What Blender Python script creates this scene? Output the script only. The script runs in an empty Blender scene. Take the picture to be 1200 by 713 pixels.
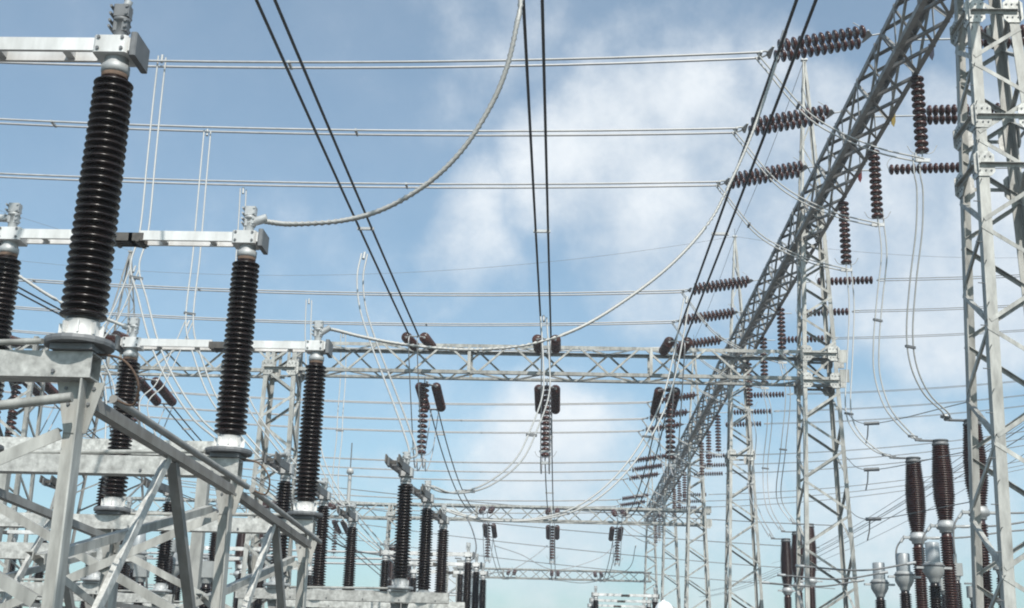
import bpy, math, random
from mathutils import Vector, Matrix, Euler

R = math.radians
random.seed(7)
S = bpy.context.scene
COL = S.collection

# ------------------------------------------------------------------ camera, sky, sun, exposure
cam = bpy.data.cameras.new('camera')
cam.sensor_width = 36.0
cam.lens = 44.4
cam.clip_start = 0.1
cam.clip_end = 5000.0
camo = bpy.data.objects.new('camera', cam)
COL.objects.link(camo)
camo.location = (0, 0, 0.85)
camo.rotation_euler = (Matrix.Rotation(R(2.53), 3, 'Z') @ Matrix.Rotation(R(90 + 16.72), 3, 'X') @ Matrix.Rotation(R(1.7), 3, 'Z')).to_euler()
S.camera = camo

SUN_EL, SUN_AZ = 46.0, 163.0            # azimuth clockwise from +Y (the view direction)
HAZE = .0011
BANKS = [(5.6, 21.3, 4, 8.5, 0.95), (11.9, 21.0, 4, 9.5, 1.0), (17.9, 19.8, 4, 9, 1.0), (19.6, 26.8, 1, 4, 0.3), (2.3, 22.4, 2, 5.5, 0.6), (-4.7, 30.0, 1, 5, 0.25), (4.0, 27.7, 1, 4, 0.35), (-5.3, 19.8, 0.5, 4, 0.6), (-0.3, 7.1, 2, 7, 0.95), (14.9, 7.5, 1, 7, 0.8), (6.5, 6.1, 1, 6, 0.7), (-9.2, 7.7, 0.3, 2.6, 0.55), (19.9, 17.1, 1, 5, 0.8), (9.5, 17.7, 1, 5, 0.7)]          # azimuth, elevation, inner and outer radius in degrees, thickness of each bank of cloud
VEIL = .19
SKY_TINT = (.80, 1.08, 1.09, 1)
CLOUD_A = (5.6, 6.15, 6.7, 1)
CLOUD_B = (7.6, 7.9, 8.1, 1)
w = bpy.data.worlds.new('World')
S.world = w
w.use_nodes = True
nt = w.node_tree
nt.nodes.clear()
N = nt.nodes.new
L = nt.links.new
out = N('ShaderNodeOutputWorld')
bg = N('ShaderNodeBackground')
bg.inputs['Strength'].default_value = 0.134
sky = N('ShaderNodeTexSky')
sky.sky_type = 'NISHITA'
sky.sun_disc = False
sky.sun_elevation = R(SUN_EL)
sky.sun_rotation = R(SUN_AZ)
sky.air_density = 1.0
sky.dust_density = 1.5
sky.ozone_density = 1.0
tc = N('ShaderNodeTexCoord')

def mth(op, a, b=None, clamp=False):
    n = N('ShaderNodeMath'); n.operation = op; n.use_clamp = clamp
    for i, v in enumerate((a, b)):
        if v is None: continue
        if isinstance(v, (int, float)): n.inputs[i].default_value = v
        else: L(v, n.inputs[i])
    return n.outputs[0]

def dirv(az, el):
    return (math.sin(R(az)) * math.cos(R(el)), math.cos(R(az)) * math.cos(R(el)), math.sin(R(el)))

def noise(scale, detail, rough, vec, w_=0.0):
    n = N('ShaderNodeTexNoise'); n.noise_dimensions = '4D'
    n.inputs['Scale'].default_value = scale; n.inputs['Detail'].default_value = detail
    n.inputs['Roughness'].default_value = rough; n.inputs['W'].default_value = w_
    L(vec, n.inputs['Vector'])
    return n.outputs['Fac']

def bank(az, el, inner, outer):
    """1 inside a cone round a sky direction, falling to 0: where a bank of cloud stands."""
    d = N('ShaderNodeVectorMath'); d.operation = 'DOT_PRODUCT'
    L(warp, d.inputs[0]); d.inputs[1].default_value = dirv(az, el)
    m = N('ShaderNodeMapRange'); m.interpolation_type = 'SMOOTHSTEP'
    m.inputs['From Min'].default_value = math.cos(R(outer)); m.inputs['From Max'].default_value = math.cos(R(inner))
    L(d.outputs['Value'], m.inputs['Value'])
    return m.outputs['Result']

# directions are bent by a noise so that the cloud banks have ragged outlines
nz = N('ShaderNodeTexNoise'); nz.inputs['Scale'].default_value = 7.0; nz.inputs['Detail'].default_value = 5.0
L(tc.outputs['Generated'], nz.inputs['Vector'])
wv = N('ShaderNodeVectorMath'); wv.operation = 'MULTIPLY_ADD'
L(nz.outputs['Color'], wv.inputs[0]); wv.inputs[1].default_value = (.16, .16, .16)
wa = N('ShaderNodeVectorMath'); wa.operation = 'ADD'
L(tc.outputs['Generated'], wa.inputs[0]); wa.inputs[1].default_value = (-.08, -.08, -.08)
L(wa.outputs[0], wv.inputs[2])
nn = N('ShaderNodeVectorMath'); nn.operation = 'NORMALIZE'; L(wv.outputs[0], nn.inputs[0])
warp = nn.outputs[0]
cover = None
for az, el, i_, o_, g in BANKS:
    b = mth('MULTIPLY', bank(az, el, i_, o_), g)
    cover = b if cover is None else mth('MAXIMUM', cover, b)
n1 = noise(4.2, 12, .60, tc.outputs['Generated'], 2.3)
n2 = noise(13.0, 10, .62, tc.outputs['Generated'], 5.1)
val = mth('ADD', mth('MULTIPLY', cover, .62), mth('ADD', mth('MULTIPLY', mth('SUBTRACT', n1, .5), 1.7), mth('MULTIPLY', mth('SUBTRACT', n2, .5), .8)))
dm = N('ShaderNodeMapRange'); dm.interpolation_type = 'SMOOTHSTEP'
dm.inputs['From Min'].default_value = .08; dm.inputs['From Max'].default_value = .86
L(val, dm.inputs['Value'])
veil = mth('ADD', mth('MULTIPLY', dm.outputs['Result'], .90 - VEIL), VEIL, True)
ccol = N('ShaderNodeMixRGB'); ccol.inputs[1].default_value = CLOUD_A; ccol.inputs[2].default_value = CLOUD_B
L(mth('MULTIPLY', mth('ADD', mth('SUBTRACT', n2, .5), mth('SUBTRACT', n1, .38)), 2.6, True), ccol.inputs[0])
mixs = N('ShaderNodeMixRGB'); 
tint = N('ShaderNodeMixRGB'); tint.blend_type = 'MULTIPLY'; tint.inputs[0].default_value = 1.0; tint.inputs[2].default_value = SKY_TINT
L(sky.outputs[0], tint.inputs[1]); L(veil, mixs.inputs[0]); L(tint.outputs[0], mixs.inputs[1]); L(ccol.outputs[0], mixs.inputs[2])
L(mixs.outputs[0], bg.inputs['Color'])
L(bg.outputs[0], out.inputs['Surface'])

sl = bpy.data.lights.new('sun', 'SUN')
sl.energy = 4.8
sl.angle = R(0.5)
sl.color = (1.0, .955, .89)
so = bpy.data.objects.new('sun', sl)
COL.objects.link(so)
so.rotation_euler = Vector(dirv(SUN_AZ, SUN_EL)).to_track_quat('Z', 'Y').to_euler()

vs = S.view_settings
vs.view_transform = 'Standard'
vs.look = 'None'
vs.gamma = 1.0
vs.use_curve_mapping = False
vs.exposure = 0.0
S.cycles.max_bounces = 5
S.cycles.filter_width = 2.0

# ------------------------------------------------------------------ materials
def mat(name, col, rough=.5, metal=0.0, var=.0, scale=6.0, spec=.5, coat=0.0, bump=0.0, streak=False, dirt=None):
    m = bpy.data.materials.new(name); m.use_nodes = True
    t = m.node_tree; b = t.nodes['Principled BSDF']
    b.inputs['Base Color'].default_value = (*col, 1); b.inputs['Roughness'].default_value = rough
    b.inputs['Metallic'].default_value = metal; b.inputs['Specular IOR Level'].default_value = spec
    b.inputs['Coat Weight'].default_value = coat; b.inputs['Coat Roughness'].default_value = .12
    if var or bump:
        tcn = t.nodes.new('ShaderNodeTexCoord'); ob = t.nodes.new('ShaderNodeObjectInfo')
        ad = t.nodes.new('ShaderNodeVectorMath'); ad.operation = 'MULTIPLY_ADD'
        t.links.new(ob.outputs['Random'], ad.inputs[0]); ad.inputs[1].default_value = (37., 53., 71.)
        t.links.new(tcn.outputs['Object'], ad.inputs[2])
        n = t.nodes.new('ShaderNodeTexNoise'); n.inputs['Scale'].default_value = scale; n.inputs['Detail'].default_value = 6
        n.inputs['Roughness'].default_value = .62
        if streak:
            mp = t.nodes.new('ShaderNodeMapping'); mp.inputs['Scale'].default_value = (1, 1, .25)
            t.links.new(ad.outputs[0], mp.inputs['Vector']); t.links.new(mp.outputs[0], n.inputs['Vector'])
        else:
            t.links.new(ad.outputs[0], n.inputs['Vector'])
        r = t.nodes.new('ShaderNodeValToRGB')
        r.color_ramp.elements[0].position = .3; r.color_ramp.elements[1].position = .72
        r.color_ramp.elements[0].color = (*[c * (1 - var) for c in (dirt or col)], 1)
        r.color_ramp.elements[1].color = (*[min(1, c * (1 + var)) for c in col], 1)
        t.links.new(n.outputs['Fac'], r.inputs[0])
        hv = t.nodes.new('ShaderNodeHueSaturation')          # every member weathers a little differently
        mr = t.nodes.new('ShaderNodeMapRange'); mr.inputs['To Min'].default_value = 1 - var * .6; mr.inputs['To Max'].default_value = 1 + var * .6
        t.links.new(ob.outputs['Random'], mr.inputs['Value']); t.links.new(mr.outputs[0], hv.inputs['Value'])
        t.links.new(r.outputs[0], hv.inputs['Color']); t.links.new(hv.outputs[0], b.inputs['Base Color'])
        rr = t.nodes.new('ShaderNodeMapRange'); rr.inputs['To Min'].default_value = max(.05, rough - .12); rr.inputs['To Max'].default_value = min(1, rough + .15)
        t.links.new(n.outputs['Fac'], rr.inputs['Value']); t.links.new(rr.outputs[0], b.inputs['Roughness'])
        if bump:
            bp = t.nodes.new('ShaderNodeBump'); bp.inputs['Strength'].default_value = bump; bp.inputs['Distance'].default_value = .01
            t.links.new(n.outputs['Fac'], bp.inputs['Height']); t.links.new(bp.outputs[0], b.inputs['Normal'])
    return m

M = dict(
    galv=mat('galvanised_steel', (.39, .39, .365), .55, .12, .28, 6.0, streak=True, dirt=(.27, .265, .245)),
    galvw=mat('pale_galvanised_steel', (.50, .50, .475), .5, .12, .30, 13.0, bump=.12, dirt=(.40, .395, .37)),
    galvo=mat('dark_galvanised_steel', (.26, .26, .25), .65, .15, .28, 4.0, streak=True, dirt=(.27, .255, .235)),
    alu=mat('aluminium_arm', (.70, .70, .69), .45, .1, .14, 5.0, streak=True, dirt=(.58, .575, .555)),
    cast=mat('cast_fitting', (.42, .43, .43), .55, .3, .15, 14.0),
    castd=mat('dark_fitting', (.16, .165, .17), .6, .3, .2, 14.0),
    contact=mat('contact_finger', (.10, .09, .08), .5, .3, .25, 18.0),
    rust=mat('rusty_steel', (.13, .085, .06), .8, .1, .35, 20.0),
    porc=mat('dark_brown_porcelain', (.015, .0085, .007), .25, 0, .6, 5.0, spec=.5),
    porcr=mat('red_brown_porcelain', (.038, .0125, .009), .32, 0, .45, 5.0, spec=.55),
    disc=mat('disc_porcelain', (.056, .0185, .013), .26, 0, .35, 7.0, spec=.55),
    cable=mat('aluminium_cable', (.43, .43, .415), .55, .2, .10, 12.0),
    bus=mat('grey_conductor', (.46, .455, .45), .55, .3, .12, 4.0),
    wire=mat('dark_conductor', (.085, .085, .085), .6, .2, .2, 6.0),  # dark colour stands for the shaded undersides of the overhead runs
    thin=mat('dull_wire', (.20, .20, .20), .6, .2, .2, 6.0),
    grey=mat('grey_paint', (.30, .31, .305), .45, 0, .10, 5.0),
    glass=mat('grey_cylinder_paint', (.30, .32, .33), .4, .1, .10, 5.0),
    white=mat('white_shell', (.80, .80, .79), .35, 0, .04, 9.0),
    skin=mat('skin', (.42, .25, .17), .55),
    hair=mat('black_hair', (.012, .010, .010), .5, bump=.4, scale=60, var=.2),
    shirt=mat('blue_overall', (.08, .13, .24), .85, var=.15, scale=12),
    vest=mat('orange_vest', (.75, .24, .04), .8, var=.1, scale=10),
    boot=mat('boot_leather', (.03, .025, .02), .6),
    gravel=mat('gravel', (.10, .096, .09), .95, 0, .45, 22.0, bump=.8),
    conc=mat('concrete', (.40, .39, .37), .9, 0, .2, 7.0, bump=.2),
    blue=mat('dark_blue_plate', (.012, .016, .04), .5),
    red=mat('dark_red_plate', (.12, .012, .014), .5),
    yellow=mat('yellow_paint', (.26, .19, .04), .5, 0, .1, 6.0),
)

# ------------------------------------------------------------------ mesh builder
def V(p): return p if isinstance(p, Vector) else Vector(p)

class MB:
    def __init__(self): self.v = []; self.f = []; self.m = []; self.s = []
    def add(self, vs_, fs, mi=0, smooth=False):
        o = len(self.v); self.v += [tuple(x) for x in vs_]
        for f in fs:
            self.f.append([i + o for i in f]); self.m.append(mi); self.s.append(smooth)
        return self
    def prism(self, p0, p1, prof, u, mi=0):
        """extrude a 2-D profile (list of (a, b)) from p0 to p1; a runs along u, b along axis x u"""
        p0, p1, u = V(p0), V(p1), V(u); a = (p1 - p0).normalized()
        u = (u - a * u.dot(a)).normalized(); v = a.cross(u)
        n = len(prof)
        vs_ = [p0 + u * x + v * y for x, y in prof] + [p1 + u * x + v * y for x, y in prof]
        fs = [[i, (i + 1) % n, n + (i + 1) % n, n + i] for i in range(n)] + [list(range(n))[::-1], list(range(n, 2 * n))]
        return self.add(vs_, fs, mi)
    def angle(self, p0, p1, w_, t, u, flip=1, mi=0):
        """L section: one flange along u, the other along flip * axis x u"""
        f = flip
        prof = [(0, 0), (w_, 0), (w_, t * f), (t, t * f), (t, w_ * f), (0, w_ * f)]
        if f < 0: prof = prof[::-1]
        return self.prism(p0, p1, prof, u, mi)
    def bar(self, p0, p1, a, b, u=(0, 0, 1), mi=0):
        return self.prism(p0, p1, [(-a / 2, -b / 2), (a / 2, -b / 2), (a / 2, b / 2), (-a / 2, b / 2)], u, mi)
    def box(self, c, s, mi=0, bev=0.0):
        c = V(c); x, y, z = s[0] / 2, s[1] / 2, s[2] / 2
        if bev:
            b = bev
            pr = [(-x + b, -y), (x - b, -y), (x, -y + b), (x, y - b), (x - b, y), (-x + b, y), (-x, y - b), (-x, -y + b)]
            return self.prism(c - Vector((0, 0, z)), c + Vector((0, 0, z)), pr, (1, 0, 0), mi)
        return self.bar(c - Vector((0, 0, z)), c + Vector((0, 0, z)), 2 * x, 2 * y, (1, 0, 0), mi)
    def tube(self, pts, r, n=6, mi=0, smooth=True, cap=True):
        pts = [V(p) for p in pts]; k = len(pts)
        rs = r if isinstance(r, (list, tuple)) else [r] * k
        vs_ = []; u = None
        for i, p in enumerate(pts):
            a = (pts[min(i + 1, k - 1)] - pts[max(i - 1, 0)]).normalized()
            if u is None: u = a.orthogonal().normalized()
            u = (u - a * u.dot(a)).normalized(); v = a.cross(u)
            for j in range(n):
                t = 2 * math.pi * j / n
                vs_.append(p + (u * math.cos(t) + v * math.sin(t)) * rs[i])
        fs = [[i * n + j, i * n + (j + 1) % n, (i + 1) * n + (j + 1) % n, (i + 1) * n + j] for i in range(k - 1) for j in range(n)]
        self.add(vs_, fs, mi, smooth)
        if cap: self.add(vs_[:n] + vs_[-n:], [list(range(n))[::-1], list(range(n, 2 * n))], mi)
        return self
    def strand(self, pts, r, n=12, pitch=.3, step=.05, lobes=6, mi=0):
        """a stranded cable: a lobed section that twists along the curve"""
        pts = [V(p) for p in pts]; q = [pts[0]]
        for a, b in zip(pts, pts[1:]):
            k = max(1, int((b - a).length / step)); q += [a.lerp(b, (i + 1) / k) for i in range(k)]
        vs_ = []; u = None; s = 0.0; k = len(q)
        for i, p in enumerate(q):
            if i: s += (p - q[i - 1]).length
            a = (q[min(i + 1, k - 1)] - q[max(i - 1, 0)]).normalized()
            if u is None: u = a.orthogonal().normalized()
            u = (u - a * u.dot(a)).normalized(); v = a.cross(u)
            for j in range(n):
                t = 2 * math.pi * j / n; rr = r * (1 + .09 * math.cos(lobes * t)); t += 2 * math.pi * s / pitch
                vs_.append(p + (u * math.cos(t) + v * math.sin(t)) * rr)
        fs = [[i * n + j, i * n + (j + 1) % n, (i + 1) * n + (j + 1) % n, (i + 1) * n + j] for i in range(k - 1) for j in range(n)]
        return self.add(vs_, fs, mi, True)
    def lathe(self, prof, c=(0, 0, 0), axis=(0, 0, 1), n=20, mi=0, smooth=True):
        c, a = V(c), V(axis).normalized(); u = a.orthogonal().normalized(); v = a.cross(u)
        vs_ = []
        for r, z in prof:
            for j in range(n):
                t = 2 * math.pi * j / n
                vs_.append(c + a * z + (u * math.cos(t) + v * math.sin(t)) * max(r, 1e-4))
        fs = [[i * n + j, i * n + (j + 1) % n, (i + 1) * n + (j + 1) % n, (i + 1) * n + j] for i in range(len(prof) - 1) for j in range(n)]
        self.add(vs_, fs, mi, smooth)
        if prof[0][0] > 1e-3: self.add(vs_[:n], [list(range(n))[::-1]], mi)
        if prof[-1][0] > 1e-3: self.add(vs_[-n:], [list(range(n))], mi)
        return self
    def build(self, name, mats, parent=None, org=None):
        if not isinstance(mats, (list, tuple)): mats = [mats]
        if org is None:
            org = Vector((0, 0, 0)); p = parent
            while p is not None: org = org + p.location; p = p.parent
        me = bpy.data.meshes.new(name)
        me.from_pydata([(x - org[0], y - org[1], z - org[2]) for x, y, z in self.v], [], self.f)
        for m in mats: me.materials.append(m)
        me.polygons.foreach_set('material_index', self.m)
        me.polygons.foreach_set('use_smooth', self.s)
        me.update()
        o = bpy.data.objects.new(name, me); COL.objects.link(o)
        if parent is not None: o.parent = parent
        return o

def tag(o, label=None, cat=None, group=None, kind=None):
    for k, v in (('label', label), ('category', cat), ('group', group), ('kind', kind)):
        if v: o[k] = v
    return o

def thing(name, loc, label, cat, group=None):
    o = bpy.data.objects.new(name, None); COL.objects.link(o)
    o.location = loc; o.empty_display_size = .2
    return tag(o, label, cat, group)

def dup(root, loc=None, rot=None, label=None, group=None):
    """a copy of a thing with copies of its parts and their sub-parts"""
    r = root.copy(); COL.objects.link(r)
    if loc is not None: r.location = loc
    if rot is not None: r.rotation_euler = rot
    if label: r['label'] = label
    if group: r['group'] = group
    for ch in list(root.children):
        c = ch.copy(); COL.objects.link(c); c.parent = r
        for g in list(ch.children):
            d = g.copy(); COL.objects.link(d); d.parent = c
    return r

def spline(pts, k=8):
    """smooth curve through the points"""
    P = [V(p) for p in pts]; P = [P[0] * 2 - P[1]] + P + [P[-1] * 2 - P[-2]]; o = []
    for i in range(1, len(P) - 2):
        a, b, c, d = P[i - 1], P[i], P[i + 1], P[i + 2]
        for j in range(k):
            t = j / k
            o.append(.5 * ((2 * b) + (c - a) * t + (2 * a - 5 * b + 4 * c - d) * t * t + (3 * b - a - 3 * c + d) * t ** 3))
    o.append(P[-2]); return o

def sagline(p0, p1, sag, n=24):
    p0, p1 = V(p0), V(p1)
    return [p0.lerp(p1, i / n) - Vector((0, 0, 4 * sag * (i / n) * (1 - i / n))) for i in range(n + 1)]

ORD = ['first', 'second', 'third', 'fourth', 'fifth', 'sixth']

# ------------------------------------------------------------------ ground
gb = MB(); gb.add([(-300, -60, 0), (300, -60, 0), (300, 600, 0), (-300, 600, 0)], [[0, 1, 2, 3]])
tag(gb.build('ground', M['gravel']), kind='structure')

# ------------------------------------------------------------------ lattice steel
def corner(xc, yc, h, q): return Vector((xc + h * (-1, 1, 1, -1)[q], yc + h * (-1, -1, 1, 1)[q], 0))

def column(xc, yc, ztop, h0, h1, label, group=None, n=15, legw=.13, fine=True, peak=0.0, plates=(), m='galv', steps=False, name='lattice_column', cat='lattice column', z0=.3, cap=None):
    """four-legged tapering lattice column; h0/h1 are half widths at the ground and at ztop"""
    t = thing(name, (xc, yc, 0), label, cat, group)
    hz = lambda z: h0 + (h1 - h0) * z / ztop
    P = lambda q, z: corner(xc, yc, hz(z), q) + Vector((0, 0, z))
    ft = MB()
    for q in range(4):
        inx = Vector(((1, -1, -1, 1)[q], 0, 0)); iny = Vector((0, (1, 1, -1, -1)[q], 0))
        leg = MB(); a, b = P(q, z0), P(q, ztop); ax = (b - a).normalized()
        fl = 1 if ax.cross(inx).dot(iny) > 0 else -1
        leg.angle(a, b, legw, legw * .13, inx, fl)
        leg.build('leg', M[m], t)
        MB().box(P(q, z0 / 2), (.6, .6, z0), bev=.04).build('footing', M['conc'], t)
    # panel heights grow towards the foot
    lv = [z0 + .15]; tot = sum(hz(z0 + (ztop - z0) * (i + .5) / n) for i in range(n)); z = lv[0]
    for i in range(n):
        z += (ztop - lv[0]) * hz(z0 + (ztop - z0) * (i + .5) / n) / tot; lv.append(z)
    off = .012; bw = legw * (.58 if legw < .18 else .40)
    for face in range(4):
        q0, q1 = face, (face + 1) % 4
        nrm = Vector(((0, -1, 0), (1, 0, 0), (0, 1, 0), (-1, 0, 0))[face])
        fm = MB()
        for i in range(n):
            zz = (lv[i] + .05, lv[i + 1] - .05)
            a, b = (q0, q1) if (i + face // 2) % 2 == 0 else (q1, q0)
            p0 = P(a, zz[0]) + nrm * off; p1 = P(b, zz[1]) + nrm * off
            d = (p1 - p0).normalized(); p0 += d * .03; p1 -= d * .03
            u = nrm.cross(d)
            bm = MB() if fine else fm
            bm.angle(p0, p1, bw, bw * .13, u if u.z < 0 else -u, 1 if d.cross(u if u.z < 0 else -u).dot(nrm) < 0 else -1)
            if fine: bm.build('brace', M[m], t)
        if not fine: fm.build('bracing', M[m], t)
    for z in plates:
        for q in range(4):
            for nrm, tan in ((Vector((0, (-1, -1, 1, 1)[q], 0)), Vector(((1, -1, -1, 1)[q], 0, 0))), (Vector(((-1, 1, 1, -1)[q], 0, 0)), Vector((0, (1, 1, -1, -1)[q], 0)))):
                c = P(q, z) + nrm * .024 + tan * .10
                pl = MB(); up = Vector((0, 0, 1)); a_, b_, k_ = .19, .25, .08
                pl.prism(c - nrm * .006, c + nrm * .006, [(-a_, -b_ + k_), (-a_ + k_, -b_), (a_ - k_, -b_), (a_, -b_ + k_), (a_, b_ - k_), (a_ - k_, b_), (-a_ + k_, b_), (-a_, b_ - k_)] if nrm.cross(tan).dot(up) > 0 else [(-a_, -b_ + k_), (-a_ + k_, -b_), (a_ - k_, -b_), (a_, -b_ + k_), (a_, b_ - k_), (a_ - k_, b_), (-a_ + k_, b_), (-a_, b_ - k_)], tan)
                for bx in (-.09, .02, .12):
                    for bz in (-.14, 0, .14):
                        pl.lathe([(.018, 0), (.018, .016), (.0, .016)], c + nrm * .006 + tan * bx + up * bz, nrm, 6, 1, False)
                pl.build('gusset_plate', [M['galvw'], M['castd']], t)
        for face in range(4):
            q0, q1 = face, (face + 1) % 4
            nrm = Vector(((0, -1, 0), (1, 0, 0), (0, 1, 0), (-1, 0, 0))[face])
            p0, p1 = P(q0, z) + nrm * .034, P(q1, z) + nrm * .034; d = (p1 - p0).normalized()
            MB().angle(p0 + d * .02, p1 - d * .02, bw, .008, Vector((0, 0, -1)), 1 if d.cross(Vector((0, 0, -1))).dot(nrm) > 0 else -1).build('strut', M[m], t)
    if steps:
        z = 1.2; k = 0
        while z < ztop:
            p = P(0, z); o = Vector((-.13, 0, 0)) if k % 2 else Vector((0, -.13, 0))
            MB().tube([p + Vector((.03, .03, 0)), p + o], .009, 6).build('step_bolt', M['castd'], t); z += .4; k += 1
    if cap:                                                              # a wide box of plates where beams join
        for z in cap:
            MB().box((xc + hz(z) + .17, yc, z), (.30, .06, .5)).build('bracket_plate', M['galvw'], t)
            MB().box((xc + hz(z) + .17, yc - hz(z) - .03, z), (.30, .03, .42)).build('bracket_plate', M['galv'], t)
    if peak:
        ap = Vector((xc, yc, ztop + peak)); pk = MB()
        for q in range(4):
            a = P(q, ztop); b = ap + corner(0, 0, .05, q); inx = Vector(((1, -1, -1, 1)[q], 0, 0))
            MB().angle(a, b, .08, .009, inx, 1 if (b - a).cross(inx).y * (1, 1, -1, -1)[q] > 0 else -1).build('peak_leg', M[m], t)
        k = 5
        for face in range(4):
            q0, q1 = face, (face + 1) % 4
            for i in range(k):
                f0, f1 = i / k, (i + 1) / k
                a, b = (q0, q1) if i % 2 == face // 2 % 2 else (q1, q0)
                pk.bar(P(a, ztop).lerp(ap + corner(0, 0, .05, a), f0), P(b, ztop).lerp(ap + corner(0, 0, .05, b), f1), .04, .01, (0, 0, 1))
        pk.build('peak_bracing', M[m], t)
        MB().box(ap + Vector((0, 0, .04)), (.22, .16, .06)).build('earth_wire_bracket', M['cast'], t)
        MB().tube([ap, ap + Vector((0, 0, .45))], .012, 6).build('spike', M['castd'], t)
    return t

def truss(p0, p1, wid, hgt, n, label, group=None, chord=.11, fine=True, m='galv', posts=4, cross_=False):
    """box lattice beam; p0, p1 are the middle of the bottom at its two ends"""
    p0, p1 = V(p0), V(p1); d = (p1 - p0).normalized(); s = Vector((0, 0, 1)).cross(d); up = Vector((0, 0, 1))
    t = thing('lattice_beam', p0, label, 'lattice beam', group)
    C = lambda a, b, f: p0.lerp(p1, f) + s * (wid / 2 * a) + up * (hgt * b)
    for a in (-1, 1):
        for b in (0, 1):
            u = s * -a; vv = up * (1 if b == 0 else -1)
            MB().angle(C(a, b, 0), C(a, b, 1), chord, chord * .12, u, 1 if d.cross(u).dot(vv) > 0 else -1).build('chord', M[m], t)
    bw = chord * .55
    faces = [((-1, 0), (-1, 1), -s, 0), ((1, 0), (1, 1), s, 1), ((-1, 0), (1, 0), -up, 0), ((-1, 1), (1, 1), up, 1)]
    for (A, B, nrm, ph) in faces:
        fm = MB()
        for i in range(n):
            f0, f1 = i / n, (i + 1) / n
            X, Y_ = (A, B) if (i + ph) % 2 == 0 else (B, A)
            for pas in range(2 if cross_ and nrm.z else 1):
                off_ = nrm * (.012 if pas == 0 else -.055)
                if pas: X, Y_ = Y_, X
                q0 = C(*X, f0) + off_; q1 = C(*Y_, f1) + off_; e = (q1 - q0).normalized()
                q0 += e * .07; q1 -= e * .07; u = nrm.cross(e)
                bm = MB() if fine else fm
                bm.angle(q0, q1, bw, bw * .13, u, 1 if e.cross(u).dot(nrm) < 0 else -1)
                if fine: bm.build('brace', M[m], t)
        if not fine: fm.build('bracing', M[m], t)
    for i in range(posts + 1):
        f = .012 + .976 * i / posts
        for a in (-1, 1):
            q0, q1 = C(a, 0, f) + s * a * .03, C(a, 1, f) + s * a * .03
            MB().bar(q0 + up * .03, q1 - up * .03, .10, .012, d).build('post', M[m], t)
    return t

hcol = (.92, .37)
YC = [22.6, 40.2, 58.4, 78.0, 97.0, 118.0]
XC = 8.2
col_words = ['nearest lattice column at the right edge of the photo, with step bolts', 'lattice column at the right end of the nearest cross beam', 'slim lattice column just left of the column ending the nearest cross beam',
             'lattice column at the right end of the second cross beam', 'small lattice column behind the right end of the second cross beam', 'farthest lattice column, at the right end of the smallest cross beam']
for i, y in enumerate(YC):
    column(XC, y, 16.4, hcol[0], hcol[1], col_words[i], 'columns carrying the long high beam', n=18, fine=i < 3, legw=.19 if i == 0 else .13,
           peak=5.6 if i > 0 else 5.0, plates={0: (11.35, 10.35, 13.6), 1: (11.3, 10.4)}.get(i, (11.2,) if i == 2 else ()), steps=i == 0,
           cap={1: (11.2, 10.55), 3: (11.3, 10.5)}.get(i))
# the long high beam that runs away from the camera, in lengths from column to column
ys = [4.0, 22.6, 40.2, 58.4, 78.0, 97.0, 118.0]
nm = ['nearest length of the long high beam, overhead at top right', 'length of the long high beam between the nearest two columns', 'third length of the long high beam seen from below, past the first cross beam', 'fourth length of the long high beam, in the dark cluster left of the columns',
      'fifth length of the long high beam, far off above the second cross beam', 'farthest length of the long high beam']
for i in range(6):
    truss((8.02, ys[i] + .06, 15.25), (8.02, ys[i + 1] - .06, 15.25), .84, 1.15, 13, nm[i], 'lengths of the long high beam', chord=.13, fine=i < 3, cross_=True, m='galvo', posts=9)
# cross beams
def cross(y, x0, x1, zb, h, n, label, fine=True, ch=.11, posts=4, wid=1.0):
    return truss((x0, y, zb), (x1, y, zb), wid, h, n, label, 'low cross beams', chord=ch, fine=fine, posts=posts)
cross(40.2, -9.2, 8.9, 10.42, .98, 17, 'nearest lattice cross beam over the middle of the yard, three insulators hanging under it', posts=3)
cross(40.2, -26, -9.3, 10.35, .98, 16, 'lattice cross beam behind the nearest disconnector posts on the left', posts=3)
cross(79.0, -10.2, 8.9, 10.5, .95, 18, 'second lattice cross beam, seen below the nearest one', fine=False)
cross(79.0, -29, -10.3, 10.45, .95, 18, 'left length of the second lattice cross beam behind the grey posts', fine=False)
cross(118.5, -10.0, 8.3, 10.1, .9, 18, 'smallest and farthest lattice cross beam, low over the centre', fine=False)
cross(22.6, 8.95, 26, 10.45, .98, 16, 'lattice cross beam leaving the nearest column to the right')
column(-9.25, 40.2, 11.4, .72, .5, 'lattice column under the nearest cross beam, between the second and third near posts', 'columns under the cross beams', n=11, plates=(10.5,), legw=.14)
column(-10.3, 79.0, 11.4, .7, .5, 'lattice column under the second cross beam, behind the tallest grey post head', 'columns under the cross beams', n=11, fine=False, plates=(10.6,))
column(-10.0, 118.5, 11.0, .7, .5, 'small far lattice column low behind the white arms', 'columns under the cross beams', n=11, fine=False)
column(-21.4, 58.0, 14.0, 2.6, .9, 'slender pointed lattice mast on the left, behind the first near post', None, n=9, fine=True, peak=6.6, name='lattice_mast', cat='lattice mast', legw=.12, m='galvo')
column(-18.9, 79.0, 11.4, .7, .5, 'thin far lattice column seen low through the near left frame, right of its first leg', 'columns under the cross beams', n=11, fine=False)
column(-17.9, 40.2, 11.4, .72, .5, 'lattice column at the left edge behind the near frame', 'columns under the cross beams', n=11, fine=False, legw=.14)

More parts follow.
